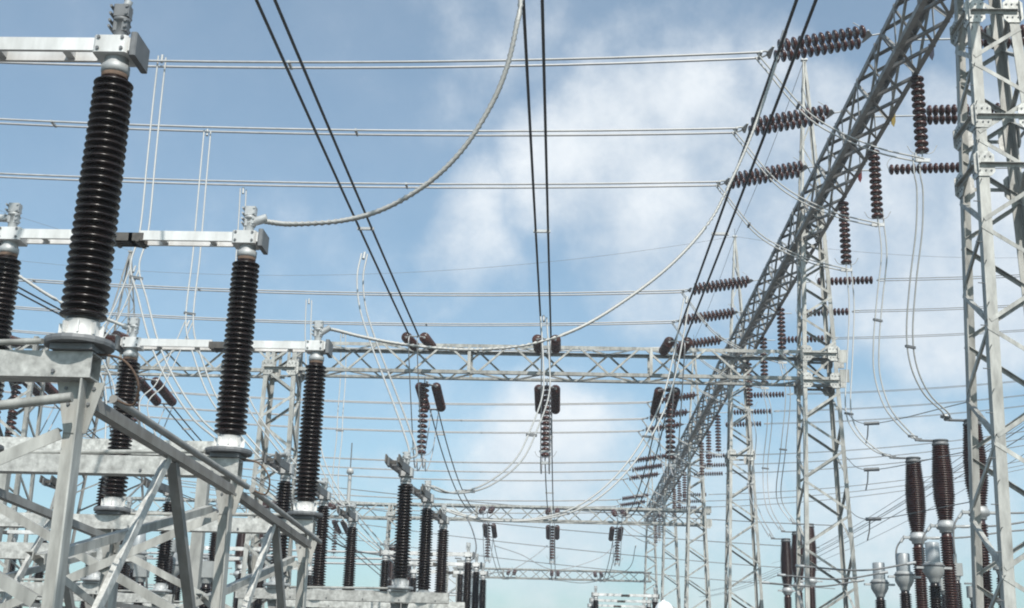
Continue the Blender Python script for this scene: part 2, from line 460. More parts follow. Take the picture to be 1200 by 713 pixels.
# ------------------------------------------------------------------ insulator strings (built along local -Z / +X, then copied)
def disc_mb(axis, pos):
    b = MB(); a = V(axis)
    b.lathe([(.030, -.090), (.036, -.03), (.06, -.02), (.06, .040), (.035, .055), (.0, .056)], pos, axis, 10, 1)      # metal cap and pin
    b.lathe([(.05, -.050), (.10, -.066), (.105, -.040), (.145, -.070), (.160, -.062), (.166, -.036), (.155, -.010), (.11, .022), (.07, .040), (.05, .046)], pos, axis, 18, 0)
    return b
disc_mesh = {}
def disc(parent, pos, axis):
    """one cap-and-pin disc; all discs of one direction share a mesh"""
    k = tuple(axis)
    if k not in disc_mesh:
        tmp = disc_mb(axis, (0, 0, 0)).build('disc', [M['disc'], M['cast']], None, (0, 0, 0)); disc_mesh[k] = tmp.data; bpy.data.objects.remove(tmp)
    o = bpy.data.objects.new('disc', disc_mesh[k]); COL.objects.link(o); o.parent = parent; o.location = pos
    return o
PITCH = .170
def string_proto(kind, n, fine=True):
    """'double'/'single' run along +X from the attachment, 'hang' runs down"""
    t = thing('insulator_string', (0, 0, 0), 'string', 'insulator')
    if kind == 'hang':
        MB().tube([(0, 0, .02), (0, 0, -.17)], .02, 6).build('link', M['cast'], t)
        z = -.22
        if fine:
            for i in range(n): disc(t, (0, 0, z - PITCH * i), (0, 0, 1))
        else:
            b = MB()
            for i in range(n):
                c = disc_mb((0, 0, 1), (0, 0, z - PITCH * i)); b.add(c.v, c.f, 0, True)
            b.build('disc_column', [M['disc']], t)
        ze = z - PITCH * n + .05
        MB().tube([(0, 0, ze + .06), (0, 0, ze - .14)], .018, 6).box((0, 0, ze - .17), (.34, .05, .09)).build('clamp', M['cast'], t)
        MB().tube(spline([(0, 0, ze + .02), (.12, 0, ze), (.26, 0, ze + .05), (.36, 0, ze + .22)], 4), .011, 5).tube(spline([(0, 0, ze + .02), (-.12, 0, ze), (-.26, 0, ze + .05), (-.34, 0, ze + .2)], 4), .011, 5).build('arcing_horn', M['cast'], t)
        return t
    ss = (-.275, .275) if kind == 'double' else (0,)
    MB().tube([(-.05, 0, 0), (.16, 0, 0)], .022, 6).build('link', M['cast'], t)
    if kind == 'double':
        MB().prism((.2, 0, -.01), (.2, 0, .01), [(-.06, 0), (.10, .31), (.14, .31), (.14, -.31), (.10, -.31)][::-1], (1, 0, 0)).build('yoke_plate', M['cast'], t)
    x0 = .42
    for s in ss:
        if fine:
            for i in range(n): disc(t, (x0 + PITCH * i, s, 0), (-1, 0, 0))
        else:
            b = MB()
            for i in range(n):
                c = disc_mb((-1, 0, 0), (x0 + PITCH * i, s, 0)); b.add(c.v, c.f, 0, True)
            b.build('disc_column', [M['disc']], t)
    x1 = x0 + PITCH * n
    if kind == 'double':
        MB().prism((x1 + .06, 0, -.01), (x1 + .06, 0, .01), [(.10, -.06), (.10, .06), (0, .31), (-.05, .31), (-.05, -.31), (0, -.31)][::-1], (1, 0, 0)).build('yoke_plate', M['cast'], t)
    g = MB()
    for s in (-.14, .14): g.tube([(x1 + .1, s * .4, 0), (x1 + .22, s, 0), (x1 + .42, s, 0)], .028, 6)
    g.build('clamp', M['cast'], t)
    MB().tube(spline([(x0 - .05, 0, .02), (x0 - .08, 0, .16), (x0 - .02, 0, .30), (x0 + .1, 0, .42)], 4), .012, 5).build('arcing_horn', M['cast'], t)
    return t
ND = 13
SL = .42 + PITCH * ND + .42          # length of a strain string to the conductor
P_DBL, P_SGL, P_HANG = string_proto('double', ND), string_proto('single', ND), string_proto('hang', 12)
P_HANGL = string_proto('hang', 14)
P_DBLF, P_SGLF, P_HANGF = string_proto('double', ND, False), string_proto('single', ND, False), string_proto('hang', 12, False)
def place(proto, p, d, label, group):
    """copy a strain string so that its +X points along d"""
    d = V(d).normalized(); y = Vector((0, 0, 1)).cross(d).normalized(); z = d.cross(y)
    dup(proto, p, Matrix((d, y, z)).transposed().to_euler(), label, group)
    return V(p) + d * SL

# ------------------------------------------------------------------ conductors
def conductor(runs, r, m, label, group, spacers=(), name='overhead_conductor', sm='cast', n=6, cat='conductor', part='wire', loc=None, strand=0):
    """runs: the point lists of one or two wires hung side by side; spacers: fractions where they are clamped together"""
    t = thing(name, loc or runs[0][0], label, cat, group)
    for rn in runs: (MB().strand(rn, r, pitch=strand) if strand else MB().tube(rn, r, n)).build(part, M[m], t)
    for f in spacers:
        i = min(len(runs[0]) - 2, int(f * (len(runs[0]) - 1)))
        a, b = V(runs[0][i]), V(runs[-1][i]); d = (b - a).normalized() if (b - a).length > 1e-4 else Vector((0, 0, 1))
        s = MB().bar(a - d * .05, b + d * .05, .06, .06, (0, 0, 1) if abs(d.z) < .9 else (1, 0, 0))
        s.build('spacer', M[sm], t)
    return t
def twin(line, off):
    o = V(off) / 2
    return [[p - o for p in line], [p + o for p in line]]

bays = [[28.1, 32.5, 36.4], [47.8, 52.2, 56.6], [68.3, 72.8, 76.5], [87.5, 91.5, 95.5], [106.5, 110.5, 114.5]]
bw_ = ['nearest', 'second', 'third', 'fourth', 'farthest']
pw = ['top', 'middle', 'bottom']
bus_pt = {}
for b, ysb in enumerate(bays):
    fine = b < 2
    for k, y in enumerate(ysb):
        A = Vector((7.56, y, 16.38))
        e = place(P_DBL if fine else P_DBLF, A, (-1, 0, -.20 if b == 0 else -.17), f'double brown insulator string left of the long high beam, {pw[k]} of the {bw_[b]} three', 'double insulator strings left of the long high beam')
        # transverse twin conductor across the yard
        sag = (.85, .70, .57)[k] if b == 0 else .7
        line = sagline(e - Vector((-.1, 0, 0)), (-34, y, e.z + ((1.1, 1.35, .9)[k] if b == 0 else .9)), sag, 40)
        conductor(twin(line, (0, .30, 0)), .030, 'bus', f'pale twin conductor crossing the sky, {pw[k]} of the {bw_[b]} three', 'twin conductors crossing the yard', (.02, .32 - .03 * k, .52, .68 - .02 * k))
        bus_pt[(b, k)] = line
        # hanging string on the other side that carries the jumper
        H = Vector((8.43, y, 15.42))
        dup(P_HANG if fine else P_HANGF, H, None, f'brown insulator string hanging from the long high beam, {("nearest", "middle", "farthest")[k]} of the {bw_[b]} three', 'hanging insulator strings on the long high beam')
        hb = H + Vector((0, 0, -.22 - PITCH * 12 - .13))
        jl = spline([e, e + Vector((.25, 0, -.35)), e.lerp(hb, .33) + Vector((0, 0, -.75)), e.lerp(hb, .68) + Vector((0, 0, -.55)), hb], 8)
        conductor(twin(jl, (0, .24, 0)), .020, 'cable', f'pale twin jumper looping under the long high beam, {("nearest", "middle", "farthest")[k]} of the {bw_[b]} three', 'jumpers under the long high beam', (.45,), 'jumper_cable', 'castd', cat='jumper')
        # string to the right, for the line leaving that way
        A2 = Vector((9.55, y + (.15 if b else .2), 16.38))
        lk = thing('string_link', (8.45, A2.y, 16.36), f'thin link right of the long high beam, {("nearest", "middle", "farthest")[k]} of the {bw_[b]} three', 'link', 'links right of the long high beam')
        MB().tube([(8.40, A2.y, 16.34), A2], .025, 6).build('rod', M['cast'], lk)
        pr = (P_DBL if k < 2 and b == 0 else P_SGL) if fine else P_SGLF
        e2 = place(pr, A2, (1, 0, .05), f'brown string right of the long high beam, {("nearest", "middle", "farthest")[k]} of the {bw_[b]} three', 'insulator strings right of the long high beam')
        conductor(twin(sagline(e2, (46, y + 3, e2.z + 5.5), .9, 20), (0, .28, 0)), .016, 'thin', f'thin grey twin wire leaving to the right, {("nearest", "middle", "farthest")[k]} of the {bw_[b]} three', 'twin wires leaving to the right')

# twin conductors running away from the camera, with their strings on the cross beams
phx = [-4.56, -.56, 3.44]
pn = ['left', 'middle', 'right']
run_line = {}
for k, x in enumerate(phx + [-14.1, -18.1]):
    left = k > 2; w_ = pn[k] if not left else ('left-hand', 'far left')[k - 3]
    area = 'over the middle' if not left else 'behind the near posts'
    A = Vector((x, 39.62, 11.22 if not left else 11.1))
    e = place(P_DBL, A, (0, -1, -.13), f'dark double insulator string on the near side of the nearest cross beam, {w_}', 'double strings on the near side of the nearest cross beam')
    ln = sagline(e, (x - .0, -22, e.z + .1), .36 if not left else 1.4, 36)
    run_line[k] = ln
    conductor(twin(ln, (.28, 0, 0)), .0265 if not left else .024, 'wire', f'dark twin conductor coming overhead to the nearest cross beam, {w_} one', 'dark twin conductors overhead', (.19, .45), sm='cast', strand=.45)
    A = Vector((x, 40.80, 10.36))
    e2 = place(P_DBL, A, (0, 1, -.13), f'dark double insulator string under the far side of the nearest cross beam, {w_}', 'double strings on the far side of the nearest cross beam')
    f = place(P_DBLF, (x, 78.45, 11.2), (0, -1, -.2), f'small dark insulator string on the near side of the second cross beam, {w_}', 'strings on the near side of the second cross beam')
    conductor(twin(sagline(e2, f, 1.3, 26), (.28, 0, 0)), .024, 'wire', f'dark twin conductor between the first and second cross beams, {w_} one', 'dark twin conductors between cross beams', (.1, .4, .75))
    H = Vector((x, 40.2, 10.36))
    dup(P_HANGL, H, None, f'brown insulator string hanging under the nearest cross beam, {w_}', 'hanging strings under the nearest cross beam')
    hb = H + Vector((0, 0, -.22 - PITCH * 14 - .16))
    jl = spline([e, e + Vector((0, .1, -.5)), e.lerp(hb, .55) + Vector((0, 0, -.75)), hb + Vector((0, -.5, -.25)), hb, hb + Vector((0, .5, -.22)), hb.lerp(e2, .5) + Vector((0, .35, -.55)), e2], 8)
    conductor(twin(jl, (.26, 0, 0)), .020, 'bus', f'jumper looping round the {w_} hanging string of the nearest cross beam', 'jumpers round the nearest cross beam', (.35,), 'jumper_cable', cat='jumper')
    # second cross beam, far side, and third
    f2 = place(P_DBLF, (x, 79.55, 10.4), (0, 1, -.2), f'small dark insulator string under the far side of the second cross beam, {w_}', 'strings on the far side of the second cross beam')
    dup(P_HANGF, (x, 79.0, 10.45), None, f'small brown string hanging under the second cross beam, {w_}', 'hanging strings under the second cross beam')
    if not left:
        g = place(P_DBLF, (x * .98, 118.0, 10.8), (0, -1, -.2), f'tiny dark insulator string on the farthest cross beam, {w_}', 'strings on the farthest cross beam')
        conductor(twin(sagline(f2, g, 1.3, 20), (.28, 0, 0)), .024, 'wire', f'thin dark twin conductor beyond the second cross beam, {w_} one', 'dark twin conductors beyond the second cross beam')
        hb2 = Vector((x, 79.0, 7.95))
        conductor(twin(spline([f, f.lerp(hb2, .5) + Vector((0, 0, -.7)), hb2, hb2.lerp(f2, .5) + Vector((0, .3, -.4)), f2], 6), (.26, 0, 0)), .02, 'bus', f'small jumper round the {w_} hanging string of the second cross beam', 'jumpers round the second cross beam', (), 'jumper_cable', cat='jumper')
for pr in (P_DBL, P_SGL, P_HANG, P_HANGL, P_DBLF, P_SGLF, P_HANGF):
    for c in list(pr.children): bpy.data.objects.remove(c)
    bpy.data.objects.remove(pr)

# coloured phase plates hanging from the edge of the long high beam
for k, (y, z, c, w_) in enumerate([(27.02, 15.4, 'blue', 'dark blue'), (30.59, 15.35, 'yellow', 'yellow'), (34.41, 15.35, 'red', 'dark red')]):
    t = thing('phase_plate', (8.52, y, 15.2), f'small {w_} plate hanging from the edge of the long high beam', 'marker plate')
    MB().prism((8.49, y - .012, z + .14), (8.494, y + .0, z + .14), [(0, -.07), (0, .06), (-.30, .05), (-.44, .0), (-.34, -.06)], (0, 0, 1)).build('plate', M[c], t)
    MB().tube([(8.47, y, z + .28), (8.49, y, z + .12)], .012, 6).build('hook', M['castd'], t)

# ------------------------------------------------------------------ centre-break disconnectors
def post_profile(h, r0, r1, pitch, shed=.052, alt=0.0):
    """brown porcelain post: core radius r0 at the foot to r1 at the top, sheds every pitch"""
    pr = []; n = int((h - .06) / pitch); z = .03
    pr.append((r0 - .004, 0)); pr.append((r0, .02))
    for i in range(n):
        r = r0 + (r1 - r0) * (i + .5) / n; s = shed - (alt if i % 2 else 0)
        pr += [(r, z), (r + s * .55, z + pitch * .12), (r + s * .96, z + pitch * .20), (r + s, z + pitch * .32), (r + s * .93, z + pitch * .44), (r + s * .35, z + pitch * .72), (r + .003, z + pitch * .92)]
        z += pitch
    pr.append((r1, h)); return pr

POST_H = 2.25
def disconnector(loc, label, group, open_=False, white=True, span=2.60, near=True, clampdark=False, POST_H=2.25):
    """two rotating posts on a base beam's pads; arms meet in the middle when closed, point to the camera when open"""
    t = thing('disconnector', loc, label, 'disconnector', group)
    lx, ly, lz = loc; seg = 28 if near else 14
    for s in (0, -1):
        x = lx + s * span; B = Vector((x, ly, lz))
        bp = MB().lathe([(.24, -.02), (.245, 0), (.24, .025), (.10, .035)], B, n=20, smooth=False)
        bp.box(B + Vector((0, 0, -.045)), (.30, .30, .04)).build('base_plate', M['castd' if near else 'cast'], t)
        fl = MB().lathe([(.155, .03), (.16, .045), (.13, .06), (.118, .15), (.125, .165)], B, n=20)
        for k in range(8):
            a = k * math.pi / 4 + .2; dv = Vector((math.cos(a), math.sin(a), 0))
            fl.prism(B + Vector((0, 0, .06)) + dv * .11, B + Vector((0, 0, .06)) + dv * .155, [(0, -.006), (.085, -.006), (.085, .006), (0, .006)], (0, 0, 1))
        fl.build('flange', M['alu'] if near else M['cast'], t)
        pi = MB().lathe([(a, b + .165) for a, b in post_profile(POST_H - .31, .112, .092, .0565, .054)], B, n=seg).build('post_insulator', M['porc'], t)
        T = B + Vector((0, 0, POST_H - .145))
        cp = MB().lathe([(.088, 0), (.105, .01), (.105, .065), (.092, .075), (.088, .14)], T, n=18).build('cap', M['cast'], t)
        MB().lathe([(.098, -.035), (.10, -.005), (.088, .0)], T, n=18).build('cement_joint', M['rust' if near else 'cast'], pi)
        h = B + Vector((0, 0, POST_H + .06))
        hb = MB(); c = M['alu'] if white else M['castd']
        if not open_:
            sg = 1 if s else -1; xe = lx - span / 2 - sg * .03
            arm = MB()
            for yo in (-.085, .085):
                arm.bar(h + Vector((-sg * .13, yo, 0)), Vector((xe - sg * .12, ly + yo, h.z)), .105, .032, (0, 0, 1))
            for f in (.3, .72):
                arm.box(h.lerp(Vector((xe, ly, h.z)), f), (.06, .15, .07))
            arm.build('arm', M['alu'], t)
            hb.box(h + Vector((sg * .02, 0, -.005)), (.26, .25, .14), bev=.02)
            for q in (-.09, .09):
                for zz in (-.045, .045): hb.lathe([(.014, 0), (.014, .012), (0, .012)], h + Vector((sg * .02 + q, -.125, zz)), (0, -1, 0), 6, 1, False)
            hb.build('head_block', [M['alu'], M['castd']], t)
            MB().box(h + Vector((-sg * .165, 0, -.02)), (.05, .31, .19), bev=.01).build('end_plate', M['castd'], t)
            ct = MB()
            for yo in (-.10, -.04, .04, .10):
                ct.bar(Vector((xe - sg * .16, ly + yo, h.z - .02)), Vector((xe + sg * (.10 if s else .0), ly + yo, h.z - .02)), .09, .018, (0, 0, 1))
            ct.tube([(xe - sg * .1, ly - .12, h.z - .05), (xe - sg * .1, ly + .12, h.z - .05)], .03, 8)
            ct.build('contact', M['contact'], t)
        else:
            arm = MB(); q = Vector((-.10 if s == 0 else -.06, -1, 0)).normalized()
            e = h + q * (span / 2 - .02); p = Vector((-q.y, q.x, 0))
            for yo in (-.085, .085):
                arm.bar(h + p * yo - q * .1, e + p * yo, .15, .035, (0, 0, 1))
            for f in (.35, .75): arm.bar(h.lerp(e, f) - p * .08, h.lerp(e, f) + p * .08, .08, .06, (0, 0, 1))
            arm.build('arm', M['castd'], t)  # arms coloured dark to carry the shadow on their undersides
            ct = MB()
            for yo in (-.12, .12): ct.bar(e + p * yo - q * .22, e + p * yo + q * .06 + Vector((0, 0, .05)), .15, .03, (0, 0, 1))
            ct.bar(e - p * .13 - q * .1, e + p * .13 - q * .1, .05, .05, (0, 0, 1))
            ct.build('contact', M['contact'], t)
            hb.box(h + Vector((0, 0, -.02)), (.27, .25, .16), bev=.02).build('head_block', M['cast'], t)
        k = h + Vector((.0 if s == 0 else .0, 0, .07))
        cl = MB().lathe([(.05, 0), (.05, .16), (.065, .165), (.065, .19), (.045, .2)], k, n=12)
        cl.box(k + Vector((0, 0, .13)), (.11, .09, .10), bev=.01).box(k + Vector((0, 0, .25)), (.12, .10, .10), bev=.01)
        for bx_ in (-.06, .06):
            for bz in (.11, .16, .22, .28): cl.tube([k + Vector((bx_ - .015, -.06, bz)), k + Vector((bx_ - .015, .06, bz))], .012, 6)
        cl.build('terminal_clamp', M['castd'] if clampdark else M['cast'], t)
    MB().tube([(lx - .20, ly - .16, lz - .02), (lx - span + .2, ly + .16, lz - .02)], .022, 8).build('coupling_rod', M['galv'], t)
    return t

def support_frame(label, xs, ys_, zb, beam_x, z0=0.0, group=None, bm=(.185, .19), leg=.14, m='galv'):
    """three beams across, a leg under each post, ties running from beam to beam and V braces below them"""
    t = thing('support_frame', (xs[0], ys_[0], 0), label, 'support frame', group)
    for y, z in zip(ys_, zb):
        b = MB(); zt = z - .07; h, d = bm
        # channel: web to the camera, flanges behind
        b.bar((beam_x[0], y - d / 2, zt - h / 2), (beam_x[1], y - d / 2, zt - h / 2), h, .012, (0, 0, 1))
        for zz in (zt - .006, zt - h + .006): b.bar((beam_x[0], y + .006, zz), (beam_x[1], y + .006, zz), .012, d - .024, (0, 0, 1))
        b.bar((beam_x[0], y + d / 2 - .012, zt - h / 2), (beam_x[1], y + d / 2 - .012, zt - h / 2), h - .03, .01, (0, 0, 1))
        for k in range(6):
            x = beam_x[0] + (beam_x[1] - beam_x[0]) * (.06 + .17 * k)
            b.tube([(x, y - d / 2 - .02, zt - h + .04), (x, y - d / 2, zt - h + .04)], .014, 6, 1)
        b.build('beam', [M['galvw'], M['castd']], t)
    for x in xs:
        for i, (y, z) in enumerate(zip(ys_, zb)):
            zt = z - .075 - bm[0]; sg = -1
            l = MB(); l.angle((x + leg / 2, y + .04, z0), (x + leg / 2 - .02, y + .04, zt), leg, .014, (-1, 0, 0), 1)
            l.build('leg', M[m], t)
            MB().box((x, y, z0 + .05), (.5, .5, .1), bev=.04).build('footing', M['conc'], t)
            bo = MB()
            for q in [(-.10, -.05), (.10, -.05), (-.07, -.16), (.07, -.16), (0, -.10), (.0, -.30), (.0, -.38)]:
                bo.lathe([(.013, 0), (.013, .012), (0, .012)], (x + q[0], y + (.018 if abs(q[0]) > .06 else .04), zt + q[1]), (0, -1, 0), 6, 0, False)
            for zz in (.35, .42, 1.15, 1.24, 1.42, 1.5, 1.62): bo.lathe([(.012, 0), (.012, .012), (0, .012)], (x + .03, y + .04, z0 + zz), (0, -1, 0), 6, 0, False)
            bo.build('bolts', M['castd'], t)
            MB().prism((x, y + .018, zt - .005), (x, y + .03, zt - .005), [(-.17, 0), (.17, 0), (.08, .36), (-.08, .36)], (1, 0, 0)).build('gusset_plate', M[m], t)
    for j, x in enumerate(xs):
        for i in range(len(ys_) - 1):
            ya, yb, za, zc = ys_[i] + .06, ys_[i + 1] - .14, zb[i] - .44, zb[i + 1] - .44
            xx = x + .09
            MB().angle((xx, ya, za), (xx, yb + .05, zc), .085, .010, (-1, 0, 0), 1).build('tie', M['galvo'], t)  # darker steel colour stands in for the shade under the tie
            mid = Vector((xx - .03, (ya + yb) / 2 + .05, (za + zc) / 2 - .02))
            for yy, f in ((ya, -1), (yb, 1)):
                MB().angle(mid + Vector((0, .06 * f, 0)), (xx - .06, yy + .05 * f, z0 + .35), .085, .010, (-1, 0, .0), f).build('brace', M['galvw' if f < 0 else 'galvo'], t)  # sunlit and shaded braces told apart by paler and darker steel colour
            MB().angle((xx - .20, ya, z0 + 1.60), (xx - .20, yb, zc - .12), .07, .008, (0, 0, -1), 1).build('brace', M[m], t)
            MB().angle((xx - .28, ya, z0 + 1.62), (xx - .28, yb, z0 + .85), .06, .008, (0, 0, -1), 1).build('brace', M[m], t)
    for i, (y, z) in enumerate(zip(ys_, zb)):
        xa, xb = xs[-1] + .1, xs[0] - .1; zt = z - .35
        for (z1, z2, yo) in ((zt - .12, z0 + 1.32, .015), (z0 + 1.30, zt - .25, .05)):
            MB().angle((xa, y + .012 - yo, z1), (xb, y + .012 - yo, z2), .085, .008, (0, 0, -1), 1).build('brace', M[m], t)
        MB().angle((xa, y - .06, z0 + 1.2), (xb, y - .06, z0 + 1.16), .10, .01, (0, 0, -1), 1).build('strut', M[m], t)
    return t

DX = -3.42
G1Y = [8.5, 12.7, 16.8]; G1Z = [3.05, 3.03, 2.92]
names1 = ['nearest white armed disconnector, its huge dark post reaching the top of the photo', 'second white armed disconnector, its arm crossing behind the nearest post', 'third white armed disconnector, its arm level with the nearest cross beam']
for k in range(3):
    disconnector((DX, G1Y[k], G1Z[k]), names1[k], 'closed disconnectors in front on the left', clampdark=k == 0)
support_frame('large grey steel frame under the nearest three disconnectors, bottom left', (-3.38, -6.0), G1Y, G1Z, (-3.28, -7.6))
# pipes that turn the posts of all three poles together
t = thing('drive_linkage', (-3.1, 8.5, 2.6), 'long grey pipes linking the three nearest disconnectors along their frame', 'drive pipe')
for i in range(2):
    MB().tube([(-3.17, G1Y[i] + .1, G1Z[i] - .36), (-3.17, G1Y[i + 1] - .1, G1Z[i + 1] - .36)], .030, 10).build('pipe', M['galvo'], t)
    MB().tube(spline([(-3.17, G1Y[i] + .12, G1Z[i] - .36), (-3.02, G1Y[i] + .1, G1Z[i] - .40), (-2.98, G1Y[i] + .02, G1Z[i] - .25), (-3.1, G1Y[i], G1Z[i] - .10), (-3.3, G1Y[i], G1Z[i] - .06)], 5), .009, 8).build('crank', M['rust'], t)
MB().tube([(-5.9, 8.30, 2.28), (-3.36, 8.34, 2.64)], .035, 10).build('pipe', M['galv'], t)
G2Y = [23.5, 27.5, 31.5]; G2Z = [2.46, 2.54, 2.56]
names2 = [['tall dark post pair with open arms under the left hanging string, nearest of its three', 'dark post pair with open arms, middle of its three', 'dark post pair with open arms, farthest of its three'],
          ['open disconnector behind the frame on the left, nearest of its three', 'open disconnector behind the frame on the left, middle of its three', 'open disconnector behind the frame on the left, farthest of its three']]
for j, x in enumerate((-2.93, -8.6)):
    for k in range(3):
        disconnector((x, G2Y[k], G2Z[k]), names2[j][k], ('open disconnectors in the middle', 'open disconnectors behind the frame')[j], open_=True, white=False, span=2.27, near=False, POST_H=2.08)
    support_frame(('grey steel frame under the three open disconnectors, bottom centre left', 'grey steel frame of open disconnectors seen through the nearest frame')[j], (x, x - 2.27), G2Y, G2Z, (x + (.9 if j == 0 else .3), x - 3.0), m='galvo')
G3Y = [40.0, 44.0, 48.0]
for k in range(3):
    disconnector((-2.9, G3Y[k], 2.36 + .05 * k), f'small far white armed disconnector low in the centre, {("nearest", "middle", "farthest")[k]} of its three', 'far closed disconnectors', near=False)
    disconnector((-9.4, G3Y[k], 2.36 + .05 * k), f'small far white armed disconnector behind the left frame, {("nearest", "middle", "farthest")[k]} of its three', 'far closed disconnectors behind the left frame', near=False)
for k in range(3):
    disconnector((4.15, 57.0 + 4 * k, 2.40), f'small far white armed disconnector beside the white hard hat, {("nearest", "middle", "farthest")[k]} of its three', 'far closed disconnectors beside the hard hat', near=False)
    disconnector((-15.6, 38.0 + 4 * k, 2.5), f'small far disconnector with dark posts at the left edge, {("nearest", "middle", "farthest")[k]} of its three', 'far disconnectors at the left edge', near=False)
support_frame('small far steel frame beside the white hard hat', (4.15, 1.55), [57, 61, 65], [2.4, 2.4, 2.4], (4.5, 1.0), m='galvo')
support_frame('small far steel frame at the left edge', (-15.6, -18.2), [38, 42, 46], [2.5, 2.5, 2.5], (-15, -19), m='galvo')
support_frame('small far steel frame under the white arms low in the centre', (-2.9, -5.35), G3Y, [2.36, 2.41, 2.46], (-2.5, -6), m='galvo')
support_frame('small far steel frame behind the left frame', (-9.4, -11.85), G3Y, [2.36, 2.41, 2.46], (-9, -12.5), m='galvo')
# short box girder on posts carrying bus posts, behind the near frame
def box_stand(x0, x1, y, z, label):
    t = thing('bus_stand', (x0, y, 0), label, 'steel stand', 'stands behind the near frame')
    MB().bar((x0, y, z), (x1, y, z), .24, .2, (0, 0, 1)).build('beam', M['galvw'], t)
    for x in (x0 + .3, x1 - .3):
        MB().bar((x, y, 0), (x, y, z - .12), .18, .16, (1, 0, 0)).build('leg', M['galv'], t)
    return t
box_stand(-9.4, -5.5, 20.2, 4.36, 'plain grey stand behind the second near beam, its pale beam level')
box_stand(-11.4, -6.4, 19.0, 2.55, 'plain grey stand low behind the near frame')

# ------------------------------------------------------------------ live-tank circuit breakers on the right
def breaker(x, y, label, group, top=7.12, fl=4.95, seg=22):
    t = thing('circuit_breaker', (x, y, 0), label, 'circuit breaker', group)
    B = Vector((x, y, 0))
    st = MB()
    for sx in (-1, 1):
        for sy in (-1, 1): MB().angle((x + sx * .28, y + sy * .28, .1), (x + sx * .22, y + sy * .22, 2.2), .09, .01, (-sx, 0, 0), 1 if sx * sy > 0 else -1).build('leg', M['galv'], t)
    MB().box((x, y, .05), (1, 1, .1)).build('footing', M['conc'], t)
    MB().box((x, y, 2.35), (.6, .5, .28), bev=.03).build('mechanism_box', M['grey'], t)
    h = fl - .17 - 2.5
    MB().lathe([(a, b + 2.5) for a, b in post_profile(h, .125, .125, .062, .05)], B, n=seg).build('support_insulator', M['porcr'], t)
    f = MB().lathe([(.15, fl - .17), (.17, fl - .15), (.17, fl - .10), (.235, fl - .06), (.245, fl + .0), (.235, fl + .05), (.20, fl + .09), (.20, fl + .13)], B, n=20)
    f.box((x - .30, y, fl), (.2, .14, .06)).box((x + .33, y, fl), (.22, .16, .05)).build('middle_flange', M['cast'], t)
    pr = []; z = fl + .13; H = top - .14 - z; n = int(H / .058)
    for i in range(n):
        q = (i + .5) / n; r = .155 + .085 * min(1, q / .30) - .055 * max(0, (q - .62) / .38)        # barrel shape
        for dr, dz in ((0, 0), (.028, .12), (.05, .25), (.052, .38), (.02, .75), (.002, .95)): pr.append((r + dr - .02, z + (i + dz) * H / n))
    MB().lathe(pr, B, n=seg).build('interrupter_chamber', M['porcr'], t)
    c = MB().lathe([(.15, top - .14), (.21, top - .13), (.215, top - .08), (.19, top - .06), (.19, top - .02), (.215, top - .01), (.20, top + .02)], B, n=20)
    c.box((x - .33, y, top), (.40, .13, .035)).box((x - .55, y, top + .02), (.16, .09, .07)).build('top_terminal', M['castd'], t)
    return t
BY = [29.8, 32.4, 35.0]
bn = ['big red-brown circuit breaker partly behind the nearest column, {}', 'big red-brown circuit breaker with barrel top, second from the right', 'big red-brown circuit breaker with barrel top, left of the other two']
for k in range(3): breaker(9.66, BY[k], bn[k].format('tallest on the right'), 'circuit breakers at the right')
for k in range(3): breaker(9.62, 50 + 2.6 * k, f'smaller brown circuit breaker seen through the right-hand column, {("nearest", "middle", "farthest")[k]} of its three', 'circuit breakers behind the column', seg=14)
for k in range(3): breaker(-13.6, 51 + 3.0 * k, f'far brown circuit breaker seen low behind the near left frame, {("nearest", "middle", "farthest")[k]} of its three', 'circuit breakers behind the left frame', seg=12)
for k in range(3): breaker(-8.2, 62 + 3.2 * k, f'small far brown circuit breaker low between the near posts, {("nearest", "middle", "farthest")[k]} of its three', 'far circuit breakers low at the left', seg=12)
# current transformers: grey cylinder on a round tank on a dark post
def ct(x, y, label, group, z=3.42, s=1.0):
    t = thing('current_transformer', (x, y, 0), label, 'current transformer', group); B = Vector((x, y, 0))
    MB().lathe([(.12 * s, z - .06), (.15 * s, z - .03), (.15 * s, z), (.20 * s, z + .06), (.27 * s, z + .20 * s), (.275 * s, z + .40 * s), (.25 * s, z + .47 * s), (.18 * s, z + .50 * s)], B, n=24).build('tank', M['grey'], t)
    MB().lathe([(.285 * s, z + .36 * s), (.30 * s, z + .37 * s), (.30 * s, z + .40 * s), (.285 * s, z + .41 * s)], B, n=24).build('tank_rim', M['castd'], t)
    MB().lathe([(.19 * s, z + .50 * s), (.19 * s, z + 1.0 * s), (.17 * s, z + 1.02 * s), (.0, z + 1.03 * s)], B, n=24).build('expansion_cylinder', M['glass'], t)
    MB().box((x - .36 * s, y, z + .33 * s), (.2, .12, .05)).box((x + .36 * s, y, z + .33 * s), (.2, .12, .05)).build('terminal', M['cast'], t)
    MB().lathe([(a, b + z - .06 - 1.35) for a, b in post_profile(1.35, .115, .10, .055, .05)], B, n=18).build('post_insulator', M['porc'], t)
    MB().box((x, y, z - 1.6), (.5, .5, .36), bev=.03).build('base_tank', M['grey'], t)
    MB().bar((x, y, 0), (x, y, z - 1.78), .3, .3, (1, 0, 0)).build('pedestal', M['conc'], t)
    return t
for k, (x, y) in enumerate(((8.58, 29.95), (8.57, 32.5), (8.56, 35.0))):
    ct(x, y, ('grey round-headed transformer right of the left breaker, mostly behind it', 'grey round-headed transformer just left of the left breaker', 'leftmost grey round-headed transformer, next to the lattice column')[k], 'round-headed transformers', 3.40, .84)
ct(10.4, 26.3, 'grey round-headed transformer at the right edge behind the nearest column', 'round-headed transformers', 4.05, .9)
